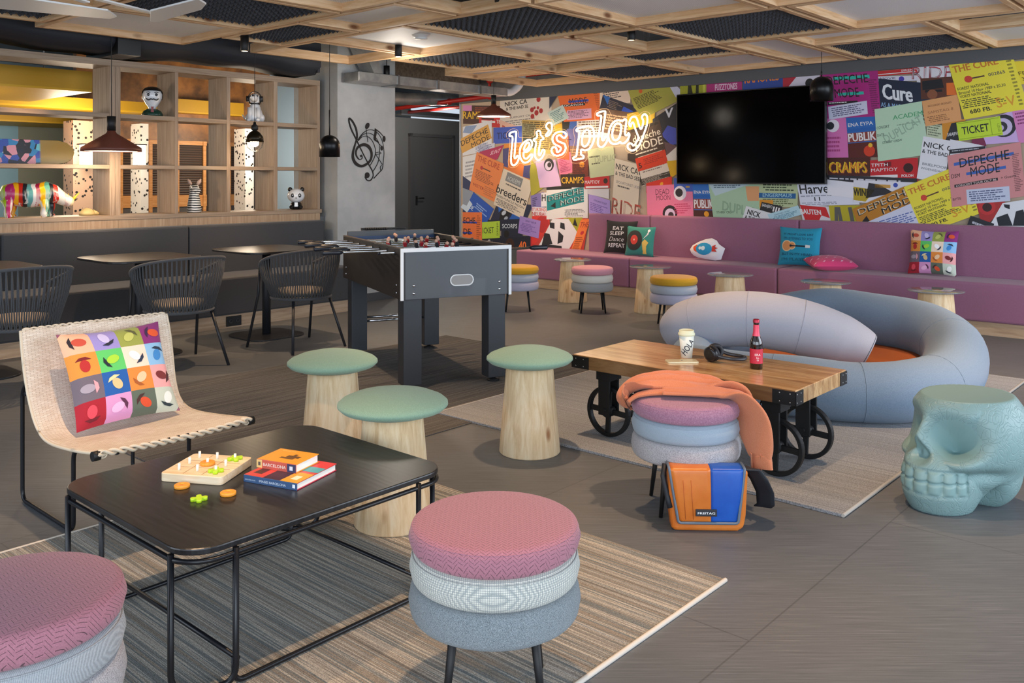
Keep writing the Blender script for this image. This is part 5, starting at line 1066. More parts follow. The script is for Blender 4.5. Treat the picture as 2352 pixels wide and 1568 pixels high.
for i,(n,c,sd) in enumerate(rows):
    y=.13+i*(LF-.26)/7; zr=.873; cm=REDM if c=='r' else BKP; off=(.02,-.05,.04,-.03,.05,-.02,.03,0)[i]
    xl=-.20-(.04 if i%2 else 0)+off if sd==0 or i in(1,3,4) else -.10+off*.5
    left=i not in(0,) ; x0=-.26+off; x1=WF+.16+off
    if i==0: x0,x1=-.10,WF+.22
    rod=MB().cyl((x0,y,zr),(x1,y,zr),.008,seg=10).build('rod',CHROME,ft)
    hx=x1 if i==0 else x0
    s=1 if i==0 else -1
    MB().tube([(hx-s*.01,y,zr),(hx+s*.015,y,zr),(hx+s*.06,y,zr),(hx+s*.11,y,zr),(hx+s*.118,y,zr)],[.012,.017,.015,.017,.012],12).build('grip',HANDLE,rod)
    MB().cyl((x1 if s<0 else x0,y,zr),((x1+.012) if s<0 else x0-.012,y,zr),.011,seg=10).build('end_cap',HANDLE,rod)
    for sx in(T-.034,WF-.004): MB().cyl((sx,y,zr),(sx+.038,y,zr),.017,seg=14).build('bushing',BLACKM,rod)
    for k in range(n):
        x=WF/2+(k-(n-1)/2)*min(.62/n,.15)+off*.8; tl=(.0,.5,-.4,.2,-.3,.6,.1,-.5)[i]
        m=MB(); d=Vector((0,math.sin(tl),-math.cos(tl))); c0=Vector((x,y,zr))
        m.bar(c0-d*.03,c0+d*.035,.030,.022,up=(1,0,0)); m.bar(c0+d*.03,c0+d*.064,.02,.026,up=(1,0,0)); m.build('player',cm,rod,bev=.004)
        MB().sph(c0-d*.044,.0125,10,8).build('player_head',SKIN,rod)
sc=MB().box(.14,WF-.26,LF-.02,LF+.0,ZT2+.038,ZT2+.058).build('score_counter',BLACKM,ft); m=MB().cyl((.15,LF-.026,ZT2+.05),(WF-.27,LF-.026,ZT2+.05),.003,seg=6)
for k in range(10): m.cyl((.17+k*.018,LF-.026,ZT2+.05),(.183+k*.018,LF-.026,ZT2+.05),.011,seg=8)
m.build('score_beads',BLACKM,sc)
# ---------------- tube sofa ----------------
SB=fabric('blue_melange_wool','#64788f','#8296ab',420,.95,.3); SL_=fabric('lavender_grey_wool','#a09ea8','#b1afb9',460,.95,.15); ORS=plain('#b8622a',.8,0,'orange_cloth')
sf=thing('tube_sofa','sculptural sofa of intertwined pale blue and lavender upholstered tubes on the grey rug','sofa',(2.0,5.9,.0))
def spt(x,y,Y): return atY(x,y,Y)-sf.location
def tubeobj(P_,nm,M_,closed=False,par=sf,n=8):
    c=[];r=[]
    pts=[spt(x,y,Y) for x,y,Y,q in P_]
    c=smooth(pts,n,closed); rr_=[q for *_,q in P_]; N_=len(P_)
    for i in range(N_ if closed else N_-1):
        for k in range(n): r.append(rr_[i]+(rr_[(i+1)%N_]-rr_[i])*k/n)
    if not closed: r.append(rr_[-1])
    m=MB(); m.tube(c,r,28,closed=closed,cap=True); o=m.build(nm,M_,par); return o,c,r
def seams(c,r,idx,par,M_):
    for i in idx:
        t=(c[i+1]-c[i-1]).normalized(); u=t.cross(Vector((0,0,1))).normalized(); v=t.cross(u)
        MB().tube([c[i]+(u*math.cos(2*PI*k/36)+v*math.sin(2*PI*k/36))*(r[i]-.0005) for k in range(36)],.0024,5,closed=True).build('seam',M_,par)
ring=[(1700,874,5.15,.17),(1830,886,5.02,.17),(1960,900,4.92,.163),(2080,898,4.93,.169),(2175,872,5.20,.180),(2190,805,5.78,.196),(2120,760,6.2,.205),(2010,738,6.5,.205),(1900,722,6.75,.20),(1790,735,6.85,.19),(1690,775,6.6,.178),(1610,812,6.0,.165),(1590,845,5.52,.158),(1630,860,5.3,.165)]
o1,c1,r1=tubeobj(ring,'lower_tube',SB,True)
seams(c1,r1,[5,17,29,41],o1,plain('#6f8296',.8))
lav=[(1535,772,6.1,.06),(1545,768,6.08,.12),(1575,750,6.0,.168),(1640,735,5.9,.18),(1720,732,5.82,.182),(1800,742,5.75,.182),(1870,760,5.7,.178),(1930,782,5.66,.17),(1972,800,5.62,.145),(1994,811,5.6,.12)]
o2,c2,r2=tubeobj(lav,'upper_tube',SL_)
seams(c2,r2,[20,32,44],o2,plain('#9a9aa6',.8)); seams(c2,r2,[len(c2)-3],o2,plain('#4a5560',.8))
m=MB().lathe([(0,.016),(.60,.016),(.64,.03),(.64,.14),(.60,.17),(0,.18)],40,c=(.28,-.02,0)); m.build('inner_seat',ORS,sf)
# ---------------- wheeled cart table ----------------
ct=thing('cart_table','wooden cart coffee table with iron corners and spoked iron wheels','table',W(3.945,2.22,.0005),ROT)
def plank():
    m,nt,b=newmat('lacquered_mango_wood'); nz=N(nt,'ShaderNodeTexNoise',Scale=2.4,Detail=8.,Roughness=.6,Distortion=.8); nt.links.new(coords(nt,(13,1.3,6)),nz.inputs['Vector'])
    c=ramp(nt,nz.outputs['Fac'],[(.28,'#9c7044'),(.45,'#c19562'),(.6,'#dcb683'),(.75,'#aa8254')])
    br=N(nt,'ShaderNodeTexBrick',Scale=1.); nt.links.new(coords(nt,(1,1,1),(0,0,R(90))),br.inputs['Vector']); br.inputs['Brick Width'].default_value=3.; br.inputs['Row Height'].default_value=.095; br.inputs['Mortar Size'].default_value=.0012
    br.inputs['Color1'].default_value=(1,1,1,1); br.inputs['Color2'].default_value=(.72,.68,.66,1); br.inputs['Mortar'].default_value=(.3,.25,.2,1)
    nt.links.new(mixc(nt,1.,c,br.outputs['Color'],'MULTIPLY'),b.inputs['Base Color']); b.inputs['Roughness'].default_value=.3; b.inputs['Coat Weight'].default_value=.6; b.inputs['Coat Roughness'].default_value=.12; return m
TX,TY=.285,.605
MB().box(-TX,TX,-TY,TY,.372,.44).build('tabletop',plank(),ct,bev=.003)
for sx in(-1,1):
    for sy in(-1,1):
        m=MB(); e=.0035; x0,x1=sorted((sx*(TX+e),sx*(TX-.075))); y0,y1=sorted((sy*TY,sy*(TY+e))); m.box(x0,x1,y0,y1,.373,.434)
        x0,x1=sorted((sx*TX,sx*(TX+e))); y0,y1=sorted((sy*(TY+e),sy*(TY-.105))); m.box(x0,x1,y0,y1,.373,.434)
        q=m.build('corner_bracket',IRON,ct)
        for a_,b_ in((.018,.02),(.06,.02),(.018,.09),(.06,.09)):
            pass
        for z in(.385,.422):
            for d_ in(.012,.06): MB().sph((sx*(TX+e),sy*(TY-d_-.012),z),.0035,8,6,sc=(.6,1,1)).build('rivet',STEEL,q); MB().sph((sx*(TX-d_*.8),sy*(TY+e),z),.0035,8,6,sc=(1,.6,1)).build('rivet',STEEL,q)
def wheel(cx,cy,R0=.131):
    w=MB(); n=44; pr=[]
    vs=[];fs=[]
    prof=[(-.014,R0),(.014,R0),(.014,R0-.02),(-.014,R0-.02)]
    for k in range(n):
        a=2*PI*k/n
        for x,r in prof: vs.append((cx+x,cy+r*math.cos(a),R0+.014+r*math.sin(a)))
    for k in range(n):
        l=(k+1)%n
        for q in range(4): fs.append((k*4+q,k*4+(q+1)%4,l*4+(q+1)%4,l*4+q))
    w.add(vs,fs); o=w.build('wheel',IRON,ct,bev=.003)
    m=MB()
    for a in(0,90,180,270):
        c,s=math.cos(R(a+3)),math.sin(R(a+3)); m.bar((cx,cy+c*.015,R0+.014+s*.015),(cx,cy+c*(R0-.015),R0+.014+s*(R0-.015)),.028,.014,up=(1,0,0))
    m.build('spokes',IRON,o,bev=.003); MB().cyl((cx-.024,cy,R0+.014),(cx+.024,cy,R0+.014),.03,seg=20).build('hub',IRON,o)
    return o
for sx in(-1,1):
    for sy in(-1,1):
        cx,cy=sx*.165,sy*.46; wheel(cx,cy)
        m=MB(); m.box(cx-.045,cx-.033,cy-.035,cy+.035,.13,.372); m.box(cx+.033,cx+.045,cy-.035,cy+.035,.13,.372); m.box(cx-.05,cx+.05,cy-.045,cy+.045,.312,.372); m.build('wheel_fork',IRON,ct,bev=.002)
        MB().cyl((cx-.052,cy,.156),(cx+.052,cy,.156),.012,seg=12).build('axle',IRON,ct)
m=MB()
for k in range(9):
    z=.365-k*.021; x=-.165; y=-.39; 
    if k%2: P_=[(x+.006*math.cos(2*PI*i/10),y,z+.014*math.sin(2*PI*i/10)) for i in range(10)]
    else: P_=[(x,y+.006*math.cos(2*PI*i/10),z+.014*math.sin(2*PI*i/10)) for i in range(10)]
    m.tube(P_,.0026,5,closed=True)
m.build('hanging_chain',IRON,ct)
# ---------------- things on the cart table ----------------
ZC=.4405
p=flr(1577,820,ZC); o=thing('paper_cup','cream paper coffee cup reading HOLA on the wheeled wooden table','cup',p,0)
CR=plain('#e9ebe0',.6,0,'cup_card'); LID=plain('#e6e6c4',.45,0,'cup_lid')
MB().lathe([(0,0),(.028,0),(.0385,.118),(0,.118)],36).build('cup_body',CR,o)
MB().lathe([(.0385,.112),(.0425,.114),(.0425,.124),(.038,.128),(.037,.139),(.033,.141),(.032,.137),(0,.137)],36).build('lid',LID,o)
m=MB()
def cupt(x,y):
    X=(x-.5)*.088; Y=(y-.5)*.034; a=R(54); X,Y=X*math.cos(a)-Y*math.sin(a),X*math.sin(a)+Y*math.cos(a); Y+=.058; r=.0283+.0105*Y/.118+.0006; t=X/r; return (r*math.sin(t),-r*math.cos(t),Y)
V2,fs=curved('HOLA',.022,cupt)
m.add(V2,fs); m.build('hola_lettering',plain('#23293a',.5),o,fix=False)
p=flr(1566,831,ZC); o=thing('mobile_phone','pale gold mobile phone lying beside the paper cup','phone',p,R(3))
MB().prism(rr(-.078,.078,-.036,.036,.01,5),0,.0075).build('phone_body',plain('#ddd3b0',.3,.3,'pale_gold'),o,bev=.0015); MB().cyl((0,0,.0075),(0,0,.0082),.004,seg=14).build('rear_emblem',plain('#6a675c',.3,.5),o)
p=flr(1652,830,ZC); o=thing('headphones','black over-ear headphones lying on the wheeled wooden table','headphones',p,R(0))
HB=plain('#15161c',.3,.1,'gloss_black')
def cup(c,dir_,nm='ear_cup'):
    d=Vector(dir_).normalized(); c=Vector(c); q=MB().tube([c-d*.022,c-d*.018,c,c+d*.006],[.028,.037,.039,.036],24).build(nm,HB,o)
    u=d.cross(Vector((0,0,1))).normalized(); v=d.cross(u); MB().tube([c+d*.012+(u*math.cos(2*PI*i/24)+v*math.sin(2*PI*i/24))*.028 for i in range(24)],.011,8,closed=True).build('ear_pad',plain('#25262c',.6),q)
cup((-.04,-.012,.041),(.85,.6,.12)); cup((-.005,.06,.041),(.2,-.9,.1))
MB().tube(smooth([(-.055,-.02,.05),(-.0,-.035,.03),(.06,-.04,.02),(.115,-.02,.016),(.135,.02,.016),(.11,.055,.018),(.06,.07,.025),(.01,.075,.045)],6),.009,10).build('headband',plain('#3a3c42',.35,.3,'headband'),o)
p=flr(1737,846,ZC); o=thing('beer_bottle','dark glass beer bottle with a red label on the wheeled wooden table','bottle',p,R(12))
BG=plain('#1c0e0a',.08,0,'dark_amber_glass',coat=.8); RDL=plain('#c0263f',.4,0,'red_label')
MB().lathe([(0,0),(.028,0),(.0305,.004),(.0305,.118),(.028,.135),(.018,.158),(.0145,.175),(.013,.215),(.0145,.218),(.0145,.228),(0,.228)],36).build('glass_body',BG,o)
MB().lathe([(.0308,.028),(.0308,.098)],36).build('label',RDL,o); MB().lathe([(.0186,.158),(.0152,.175),(.0136,.212)],30).build('neck_foil',plain('#d8405a',.35,.2,'pink_foil'),o)
MB().lathe([(.0155,.222),(.0155,.234),(.013,.238),(0,.238)],24).build('crown_cap',plain('#a82038',.35,.4),o)
m=MB()
for tx,zz_,w,h in(('ERA',.066,.028,.011),('LL',.054,.013,.008),('G',.042,.009,.008)):
    vs,fs=curved(tx,.02,lambda x,y:(.0313*math.sin((x-.5)*w/.0311-.25),-.0313*math.cos((x-.5)*w/.0311-.25),zz_+y*h)); m.add(vs,fs)
m.build('label_lettering',plain('#f0d8d8',.5),o,fix=False)
# ---------------- black coffee table ----------------
ct2=thing('coffee_table','low black wood-topped coffee table on a thin black wire frame on the striped rug','table',W(1.59,2.50,.0105),ROT)
def ashb():
    m,nt,b=newmat('black_stained_ash'); wv=N(nt,'ShaderNodeTexWave',Scale=5.,Distortion=9.,Detail=2.); wv.inputs['Detail Scale'].default_value=1.2; wv.bands_direction='X'; nt.links.new(coords(nt,(2.2,.55,1)),wv.inputs['Vector'])
    nz=N(nt,'ShaderNodeTexNoise',Scale=4.,Detail=5.); nt.links.new(coords(nt,(60,2,1)),nz.inputs['Vector'])
    c=mixc(nt,.5,ramp(nt,wv.outputs['Fac'],[(.2,'#1b1b1d'),(.8,'#27272a')]),ramp(nt,nz.outputs['Fac'],[(.35,'#151517'),(.7,'#2a2a2d')]))
    nt.links.new(c,b.inputs['Base Color']); b.inputs['Roughness'].default_value=.3; bump(nt,b,wv.outputs['Fac'],.08,.001); return m
HX,HY_=.465,.405
MB().prism(rr(-HX,HX,-HY_,HY_,.10,10),.372,.39).build('tabletop',ashb(),ct2,bev=.004)
TUB=plain('#15171d',.35,.2,'black_tube')
MB().tube([(x,y,.355) for x,y in rr(-HX+.004,HX-.004,-HY_+.004,HY_-.004,.097,10)],.0075,8,closed=True).build('top_rail',TUB,ct2)
for sx in(-1,1):
    for sy in(-1,1):
        A=Vector((sx*(HX-.002),sy*(HY_-.085),0)); B=Vector((sx*(HX-.14),sy*(HY_-.002),0)); z=Vector((0,0,1))
        MB().tube(fillet([A+z*.37,A+z*.009,B+z*.009,B+z*.37],.05,6),.0085,10).build('hairpin_leg',TUB,ct2)
for x in(-.32,.32): MB().cyl((x,-HY_+.0,.075),(x,HY_,.075),.007,seg=10).build('cross_rod',TUB,ct2)
for y in(-HY_+.01,HY_-.11): MB().tube(fillet([(-.325,y,.078),(-.325,y,.009),(.325,y,.009),(.325,y,.078)],.05,6),.0075,8).build('floor_rail',TUB,ct2)
m=MB().box(.326,.352,-HY_-.003,-HY_+.0,.06,.098).build('fabric_tag',plain('#2a2c30',.8),ct2)
ZT=.4008
# ---------------- peg board game ----------------
BW=wood('pale_beech','#dcc096','#ebd3b0','#f3e2c6',ax=0,scale=2.,rough=.5); PEGM=plain('#efe9df',.5)
zt=ZT+.026
A,B,C_,D_=[flr(x,y,zt) for x,y in((367,1086),(509,1096),(581,1049),(447,1040))]
cen=(A+B+C_+D_)/4; ux=((B-A)+(C_-D_)).normalized(); 
wx=((B-A).length+(C_-D_).length)/2; wy=((D_-A).length+(C_-B).length)/2; rzb=math.atan2(ux.y,ux.x)
o=thing('peg_game_board','pale wooden tic-tac-toe peg board with white pegs on the black coffee table','board game',(cen.x,cen.y,ZT),rzb)
uy=Vector((-ux.y,ux.x,0)); sk=((D_-A)+(C_-B)).dot(ux)/2
wy2=((D_-A)+(C_-B)).dot(uy)/2
shx=lambda x,y:(x+sk*y/wy2,y)
MB().prism([shx(*p) for p in rr(-wx/2,wx/2,-wy2/2,wy2/2,.014,4)],0,.026).build('board',BW,o,bev=.002)
m=MB()
def bpos(i,j,z=.026): x,y=shx((i-1)*wx*.3,(j-1)*wy2*.3); return Vector((x,y,z))
for k in(.5,1.5):
    a,b=shx((k-1)*wx*.3,-wy2*.45),shx((k-1)*wx*.3,wy2*.45); m.bar((*a,.0262),(*b,.0262),.0015,.0006); 
    a,b=shx(-wx*.45,(k-1)*wy2*.3),shx(wx*.45,(k-1)*wy2*.3); m.bar((*a,.0262),(*b,.0262),.0015,.0006)
m.build('grooves',plain('#a8845c',.6),o)
for i in range(3):
    for j in range(3):
        p=bpos(i,j); MB().cyl(p-Vector((0,0,.005)),p+Vector((0,0,.021)),.0042,seg=12).build('peg',PEGM,o)
ORP=plain('#ee9a2e',.4,0,'orange_lacquer'); GRP=plain('#b6dc22',.4,0,'lime_lacquer')
def ringp(loc,lab,grp):
    m=MB(); m.lathe([(.006,0),(.022,0),(.0235,.0015),(.0235,.0085),(.022,.01),(.006,.01),(.0058,.0)],28); q=m.build('game_ring',ORP); q.location=loc; tag(q,lab,'game piece','orange game rings')
def crossp(loc,rz,lab):
    m=MB()
    for k in range(4):
        a=k*PI/2; c,s=math.cos(a),math.sin(a); m.cyl((c*.0165,s*.0165,0),(c*.0165,s*.0165,.01),.0078,seg=14)
        m.bar((c*.004,s*.004,.005),(c*.0165,s*.0165,.005),.0135,.0095)
    m.box(-.0085,.0085,-.0085,.0085,0.0001,.0098)
    q=m.build('game_cross',GRP,fix=False); q.location=loc; q.rotation_euler=(0,0,rz); tag(q,lab,'game piece','lime green game crosses')
wm=lambda i,j:Matrix.Rotation(rzb,3,'Z')@bpos(i,j,.0264)+Vector((cen.x,cen.y,ZT))
ringp(wm(1,1),'orange wooden ring on the middle peg of the pale game board','')
ringp(flr(418,1119,ZT),'loose orange wooden ring nearest the left end of the pale game board','')
ringp(flr(524,1136,ZT),'loose orange wooden ring in front of the blue-spined book','')
crossp(wm(2,2),.5,'lime green cross on the far right peg of the pale game board'); crossp(wm(2,0),.2,'lime green cross on the near right peg of the pale game board')
crossp(flr(457,1149,ZT),.35,'loose lime green cross lying on the black coffee table')
# ---------------- books ----------------
def book(A,B,C,z0,z1,label,cols,name='book',spine=None):
    A=flr(*A,z1);B=flr(*B,z1);C=flr(*C,z1); ux=(B-A).normalized(); w=(B-A).length; uy=Vector((-ux.y,ux.x,0)); d=(C-B).dot(uy)
    o=thing(name,label,'book',(A.x,A.y,z0),math.atan2(ux.y,ux.x),'travel books'); h=z1-z0
    MB().box(.002,w-.003,.002,d-.004,.0025,h-.0025).build('pages',plain('#efece4',.8),o)
    m=MB(); m.box(0,w,0,d,h-.0022,h,0); m.box(0,w,0,d,0,.0022,1); m.box(0,w,-.001,.002,0,h,2); m.build('cover',[plain(c,.4,coat=.2) for c in cols],o,bev=.0006)
    return o,w,d,h
def lay(o,name,rects,z,texts=(),fl='z'):
    m=MB(); mats=[];ix={}
    def mm(c):
        if c not in ix: ix[c]=len(mats); mats.append(plain(c,.45))
        return ix[c]
    for i,(x0,y0,x1,y1,c) in enumerate(rects):
        if fl=='z': m.add([(x0,y0,z+i*2e-5),(x1,y0,z+i*2e-5),(x1,y1,z+i*2e-5),(x0,y1,z+i*2e-5)],[(0,1,2,3)],mm(c))
        else: m.add([(x0,z-i*2e-5,y0),(x1,z-i*2e-5,y0),(x1,z-i*2e-5,y1),(x0,z-i*2e-5,y1)],[(0,1,2,3)],mm(c))
    for t,x,y,w,h,c in texts:
        vs,fs=textmesh(t,.015)
        m.add([(x+u*w,y+v*h,z+.0004) if fl=='z' else (x+u*w,z-.0004,y+v*h) for u,v in vs],fs,mm(c))
    return m.build(name,mats,o,fix=False)
o,w,d,h=book((560,1089),(682,1110),(757,1062),ZT,ZT+.022,'lower book with blue spine and red, navy and yellow squares on the cover',('#c43c3a','#c02c48','#2f4f78'))
lay(o,'cover_print',[(0,0,w*.36,d*.5,'#c8403c'),(w*.08,d*.12,w*.24,d*.34,'#4a2028'),(w*.36,0,w*.68,d*.5,'#3a2438'),(w*.68,0,w,d*.42,'#dc9c2c'),(w*.78,d*.12,w*.9,d*.28,'#e8e0c8'),(0,d*.5,w*.5,d,'#e8a83c'),(w*.5,d*.5,w,d*.72,'#4aa0b0'),(w*.5,d*.72,w,d,'#cc3a40')],h+.0002,[('BARCELONA',w*.3,d*.85,w*.3,.008,'#e8e0d0')])
lay(o,'spine_print',[(w*.92,.006,w*.97,.017,'#e8ecf0')],-.0012,[('BARCELONA',w*.03,.007,w*.2,.004,'#b8c8dc'),('IMAGES BARCELONA',w*.30,.0065,w*.5,.0075,'#dce6f0')],'y')
o,w,d,h=book((590,1053),(680,1067),(740,1043),ZT+.0223,ZT+.05,'upper book with golden yellow cover and red spine reading BARCELONA',('#e09a24','#dc9a28','#c85a48'))
lay(o,'cover_print',[(w*.38,d*.3,w*.72,d*.42,'#6a4414'),(w*.48,d*.42,w*.8,d*.58,'#5c3a14'),(w*.58,d*.52,w*.66,d*.7,'#5c3a14')],h+.0002,[('BARCELONA',w*.15,d*.84,w*.34,.006,'#f0d890')])
lay(o,'spine_print',[(0,.001,w*.14,h-.001,'#e8c47c'),(w*.04,.008,w*.1,h-.008,'#5a5048'),(w*.78,.001,w,h-.001,'#34385a'),(w*.84,.007,w*.92,.02,'#dfe0e8')],-.0012,[('BARCELONA',w*.17,.009,w*.58,.01,'#f4e0d0')],'y')
# ---------------- rattan lounge chair ----------------
rc=thing('rattan_chair','low woven pale rattan lounge chair on a black steel frame','chair',W(1.64,3.6),ROT)
def rattan():
    m,nt,b=newmat('woven_rattan'); tc=N(nt,'ShaderNodeTexCoord'); sx=N(nt,'ShaderNodeSeparateXYZ'); nt.links.new(tc.outputs['Object'],sx.inputs[0])
    ad=N(nt,'ShaderNodeMath',operation='ADD'); nt.links.new(sx.outputs['Y'],ad.inputs[0]); nt.links.new(sx.outputs['Z'],ad.inputs[1]); cb=N(nt,'ShaderNodeCombineXYZ'); nt.links.new(sx.outputs['X'],cb.inputs[0]); nt.links.new(ad.outputs[0],cb.inputs[1])
    br=N(nt,'ShaderNodeTexBrick',Scale=1.); nt.links.new(cb.outputs[0],br.inputs['Vector']); br.inputs['Brick Width'].default_value=.026; br.inputs['Row Height'].default_value=.0062; br.inputs['Mortar Size'].default_value=.0009; br.inputs['Mortar Smooth'].default_value=1.
    br.inputs['Color1'].default_value=lin('#faf2e6'); br.inputs['Color2'].default_value=lin('#eadccb'); br.inputs['Mortar'].default_value=lin('#a08a70')
    nz=N(nt,'ShaderNodeTexNoise',Scale=7.,Detail=4.); nt.links.new(cb.outputs[0],nz.inputs['Vector'])
    c=mixc(nt,.35,br.outputs['Color'],ramp(nt,nz.outputs['Fac'],[(.35,'#d0b89c'),(.6,'#fbf4ea')]),'MULTIPLY')
    nt.links.new(c,b.inputs['Base Color']); b.inputs['Roughness'].default_value=.7; bump(nt,b,br.outputs['Color'],.7,.003); return m
RAT=rattan()
prof=smooth([Vector((0,y,z)) for y,z in((-.49,.402),(-.40,.388),(-.25,.370),(-.10,.358),(0.0,.364),(.07,.40),(.115,.47),(.145,.56),(.172,.66),(.20,.748))],5)
def rs(u,v):
    p=prof[min(int(round(v*(len(prof)-1))),len(prof)-1)]; w=.30+.006*math.sin(v*9); x=(u-.5)*2*w
    sag=.012*(1-(2*u-1)**2)*(1 if v<.5 else .4)
    return (x,p.y+(sag if v>.6 else 0),p.z-(sag if v<.6 else 0)+ (.004*math.sin(u*60) if v>.985 else 0))
MB().grid(rs,40,len(prof)-1).build('woven_seat',RAT,rc,solid=.011)
ROPEB=plain('#d8c8b0',.7,0,'rattan_binding')
for ph in(0,PI):
    MB().tube([(-.30+.6*i/120,-.492+.0075*math.cos(i*.42+ph),.40-.012*(1-(2*i/120-1)**2)+.0075*math.sin(i*.42+ph)) for i in range(121)],.0062,6).build('front_braid',ROPEB,rc)
    MB().tube([(-.295+.59*i/110,.200+.012*(1-(2*i/110-1)**2)*.4+.004*math.cos(i*.6+ph),.75+.005*math.sin(i*.6+ph)) for i in range(111)],.0038,6).build('top_braid',ROPEB,rc)
for s in(-1,1):
    MB().tube([rs(0 if s<0 else 1,i/48) for i in range(49)],.0065,8).build('side_binding',ROPEB,rc)
    q=MB().tube([(s*.28+.013*math.cos(k*.5),-.49+.010*(k/40)*2-.01,.395+.013*math.sin(k*.5)) for k in range(60)],.0028,5).build('corner_wrap',ROPEB,rc)
for s in(-1,1):
    x=s*.245 if s>0 else -.225
    MB().tube(fillet([(x,.165,.50),(x,.36,.50),(x,.40,.46),(x,.40,.0085),(x,-.11,.0085),(x,-.11,.32),(x,-.48,.385)],.045,6),.0085,10).build('frame_loop',TUB,rc)
MB().cyl((-.305,-.485,.392),(.305,-.485,.392),.006,seg=12).build('front_rail',TUB,rc)
MB().cyl((-.30,.17,.50),(.30,.17,.50),.008,seg=10).build('back_rail',TUB,rc)
for s in(-1,1): MB().cyl((s*.29,-.485,.392),(s*.315,-.485,.392),.017,seg=16).build('end_cap',BLACKM,rc)
# ---------------- cushions ----------------
def csurf(w,h,t,u,v):
    k=max((1-u*u)*(1-v*v),0)**.42
    return Vector((w/2*u*(1-.07*(1-v*v)),-t/2*k,h/2*v*(1-.07*(1-u*u))))
class Cush:
    def __init__(s,w,h,t,base,cells=None,N_=20):
        s.w,s.h,s.t=w,h,t; s.m=MB(); s.mats=[]; s.ix={}; s.l=0
        def cf(u,v):
            if cells: return s.mat(cells[min(int((1-v)*4),3)][min(int(u*4),3)])
            return s.mat(base)
        s.m.grid(lambda a,b:csurf(w,h,t,a*2-1,b*2-1),N_,N_,cf); s.m.grid(lambda a,b:csurf(w,h,-t,a*2-1,b*2-1),N_,N_,lambda u,v:s.mat(base))
    def mat(s,c):
        if c not in s.ix: s.ix[c]=len(s.mats); s.mats.append(fabric('cushion_print',c,c,300,.85,.1) if len(c)==7 else None)
        return s.ix[c]
    def sf(s,u,v):
        p=csurf(s.w,s.h,s.t,u,v); p.y-=.0012+.0004*s.l; return p
    def poly(s,pts,c,rings=4):
        s.l+=1; n=len(pts); cx=sum(p[0] for p in pts)/n; cy=sum(p[1] for p in pts)/n; vs=[s.sf(cx,cy)];fs=[]
        for k in range(1,rings+1): vs+= [s.sf(cx+(x-cx)*k/rings,cy+(y-cy)*k/rings) for x,y in pts]
        for i in range(n):
            j=(i+1)%n; fs.append((0,1+i,1+j))
            for k in range(rings-1): a=1+k*n; fs.append((a+i,a+n+i,a+n+j,a+j))
        s.m.add(vs,fs,s.mat(c),True)
    def ell(s,x,y,rx,ry,c,rot=0,n=20):
        s.poly([(x+rx*math.cos(2*PI*i/n)*math.cos(rot)-ry*math.sin(2*PI*i/n)*math.sin(rot),y+rx*math.cos(2*PI*i/n)*math.sin(rot)+ry*math.sin(2*PI*i/n)*math.cos(rot)) for i in range(n)],c)
    def text(s,t,x,y,w,h,c,b=.01,sh=0.):
        s.l+=1; vs,fs=textmesh(t,b); s.m.add([s.sf(x+a*w+sh*q*h,y+q*h) for a,q in vs],fs,s.mat(c))
    def done(s,loc,rz,tilt,label,group=None):
        o=s.m.build('cushion',s.mats,fix=False); o.location=loc; o.rotation_euler=Matrix.Identity(3).to_euler()
        o.matrix_world=Matrix.Translation(loc)@Matrix.Rotation(rz,4,'Z')@Matrix.Rotation(-tilt,4,'X')
        tag(o,label,'cushion',group); return o
CELLS=[['#f0b896','#9a8fd0','#9aa34c','#8a2a78'],['#e0923c','#5fc86a','#f4dcc8','#8fc0e8'],['#6e6470','#1c5ba8','#e48a3c','#f0a8a8'],['#a8182c','#d898c8','#5e6a5c','#c8d0c0']]
MOT=[['#c8503c','#c9c0ea','#c2c86a','#e0582c'],['#b82a2a','#a8d83c','#ffffff','#3c8ad0'],['#a49aa8','#d8c08c','#f0c8a0','#7a2a2c'],['#e04858','#f0b8e0','#d8502c','#f0f0ea']]
HAT=[['#2a2028','#22263a','#5a5a34','#3a2048'],['#7c1c20','#1c2834','#22304a','#1c3048'],['#e8a0a8','#e8d8a0','#a85a28','#4a2024'],['#6c1020','#5a2a48','#4a2a28','#24343c']]
def grid_cushion(w,h,t,loc,rz,tilt,label):
    c=Cush(w,h,t,'#b87a9a',CELLS,24)
    for r in range(4):
        for k in range(4):
            x=-.75+.5*k; y=.75-.5*r; q=(k*5+r*3)%4; a=q*PI/2+.4*k
            c.ell(x+.03*math.cos(a),y+.03*math.sin(a),.13,.09,MOT[r][k],a)
            c.poly([(x+.17*math.cos(a+t),y+.17*math.sin(a+t)) for t in(2.2,2.9,3.6,4.2)],HAT[r][k],3)
            c.l=0
    return c.done(loc,rz,tilt,label,'multicoloured grid cushions')
grid_cushion(.43,.40,.13,W(1.645,3.605,.555),ROT+R(2),R(27),'square multicoloured grid-print cushion leaning in the rattan chair')
RZA=ROT-PI/2
def cA(x0,x1,y0,y1,a):
    p=onA(x0,(y0+y1)/2,a);q=onA(x1,(y0+y1)/2,a); t=onA((x0+x1)/2,y0,a); u=onA((x0+x1)/2,y1,a); return (p+q)/2,(p-q).length,t.z-u.z
p,w,h=cA(2088,2200,538,642,8.80); p.z=.455+h*.5; grid_cushion(w,h,.12,p,RZA,R(12),'multicoloured grid-print cushion on the mauve banquette at the right')
p,w,h=cA(1390,1462,509,586,8.83); p.z=.455+h*.5; c=Cush(w,h,.12,'#16171c')
c.text('EAT',-.42,.42,.72,.24,'#d8d8e0',.03); c.text('SLEEP',-.58,.1,.95,.24,'#d8d8e0',.03); c.text('Dance',-.6,-.3,.98,.3,'#d8d8e0',-.005,.25); c.text('REPEAT',-.62,-.68,1.1,.26,'#d8d8e0',.03)
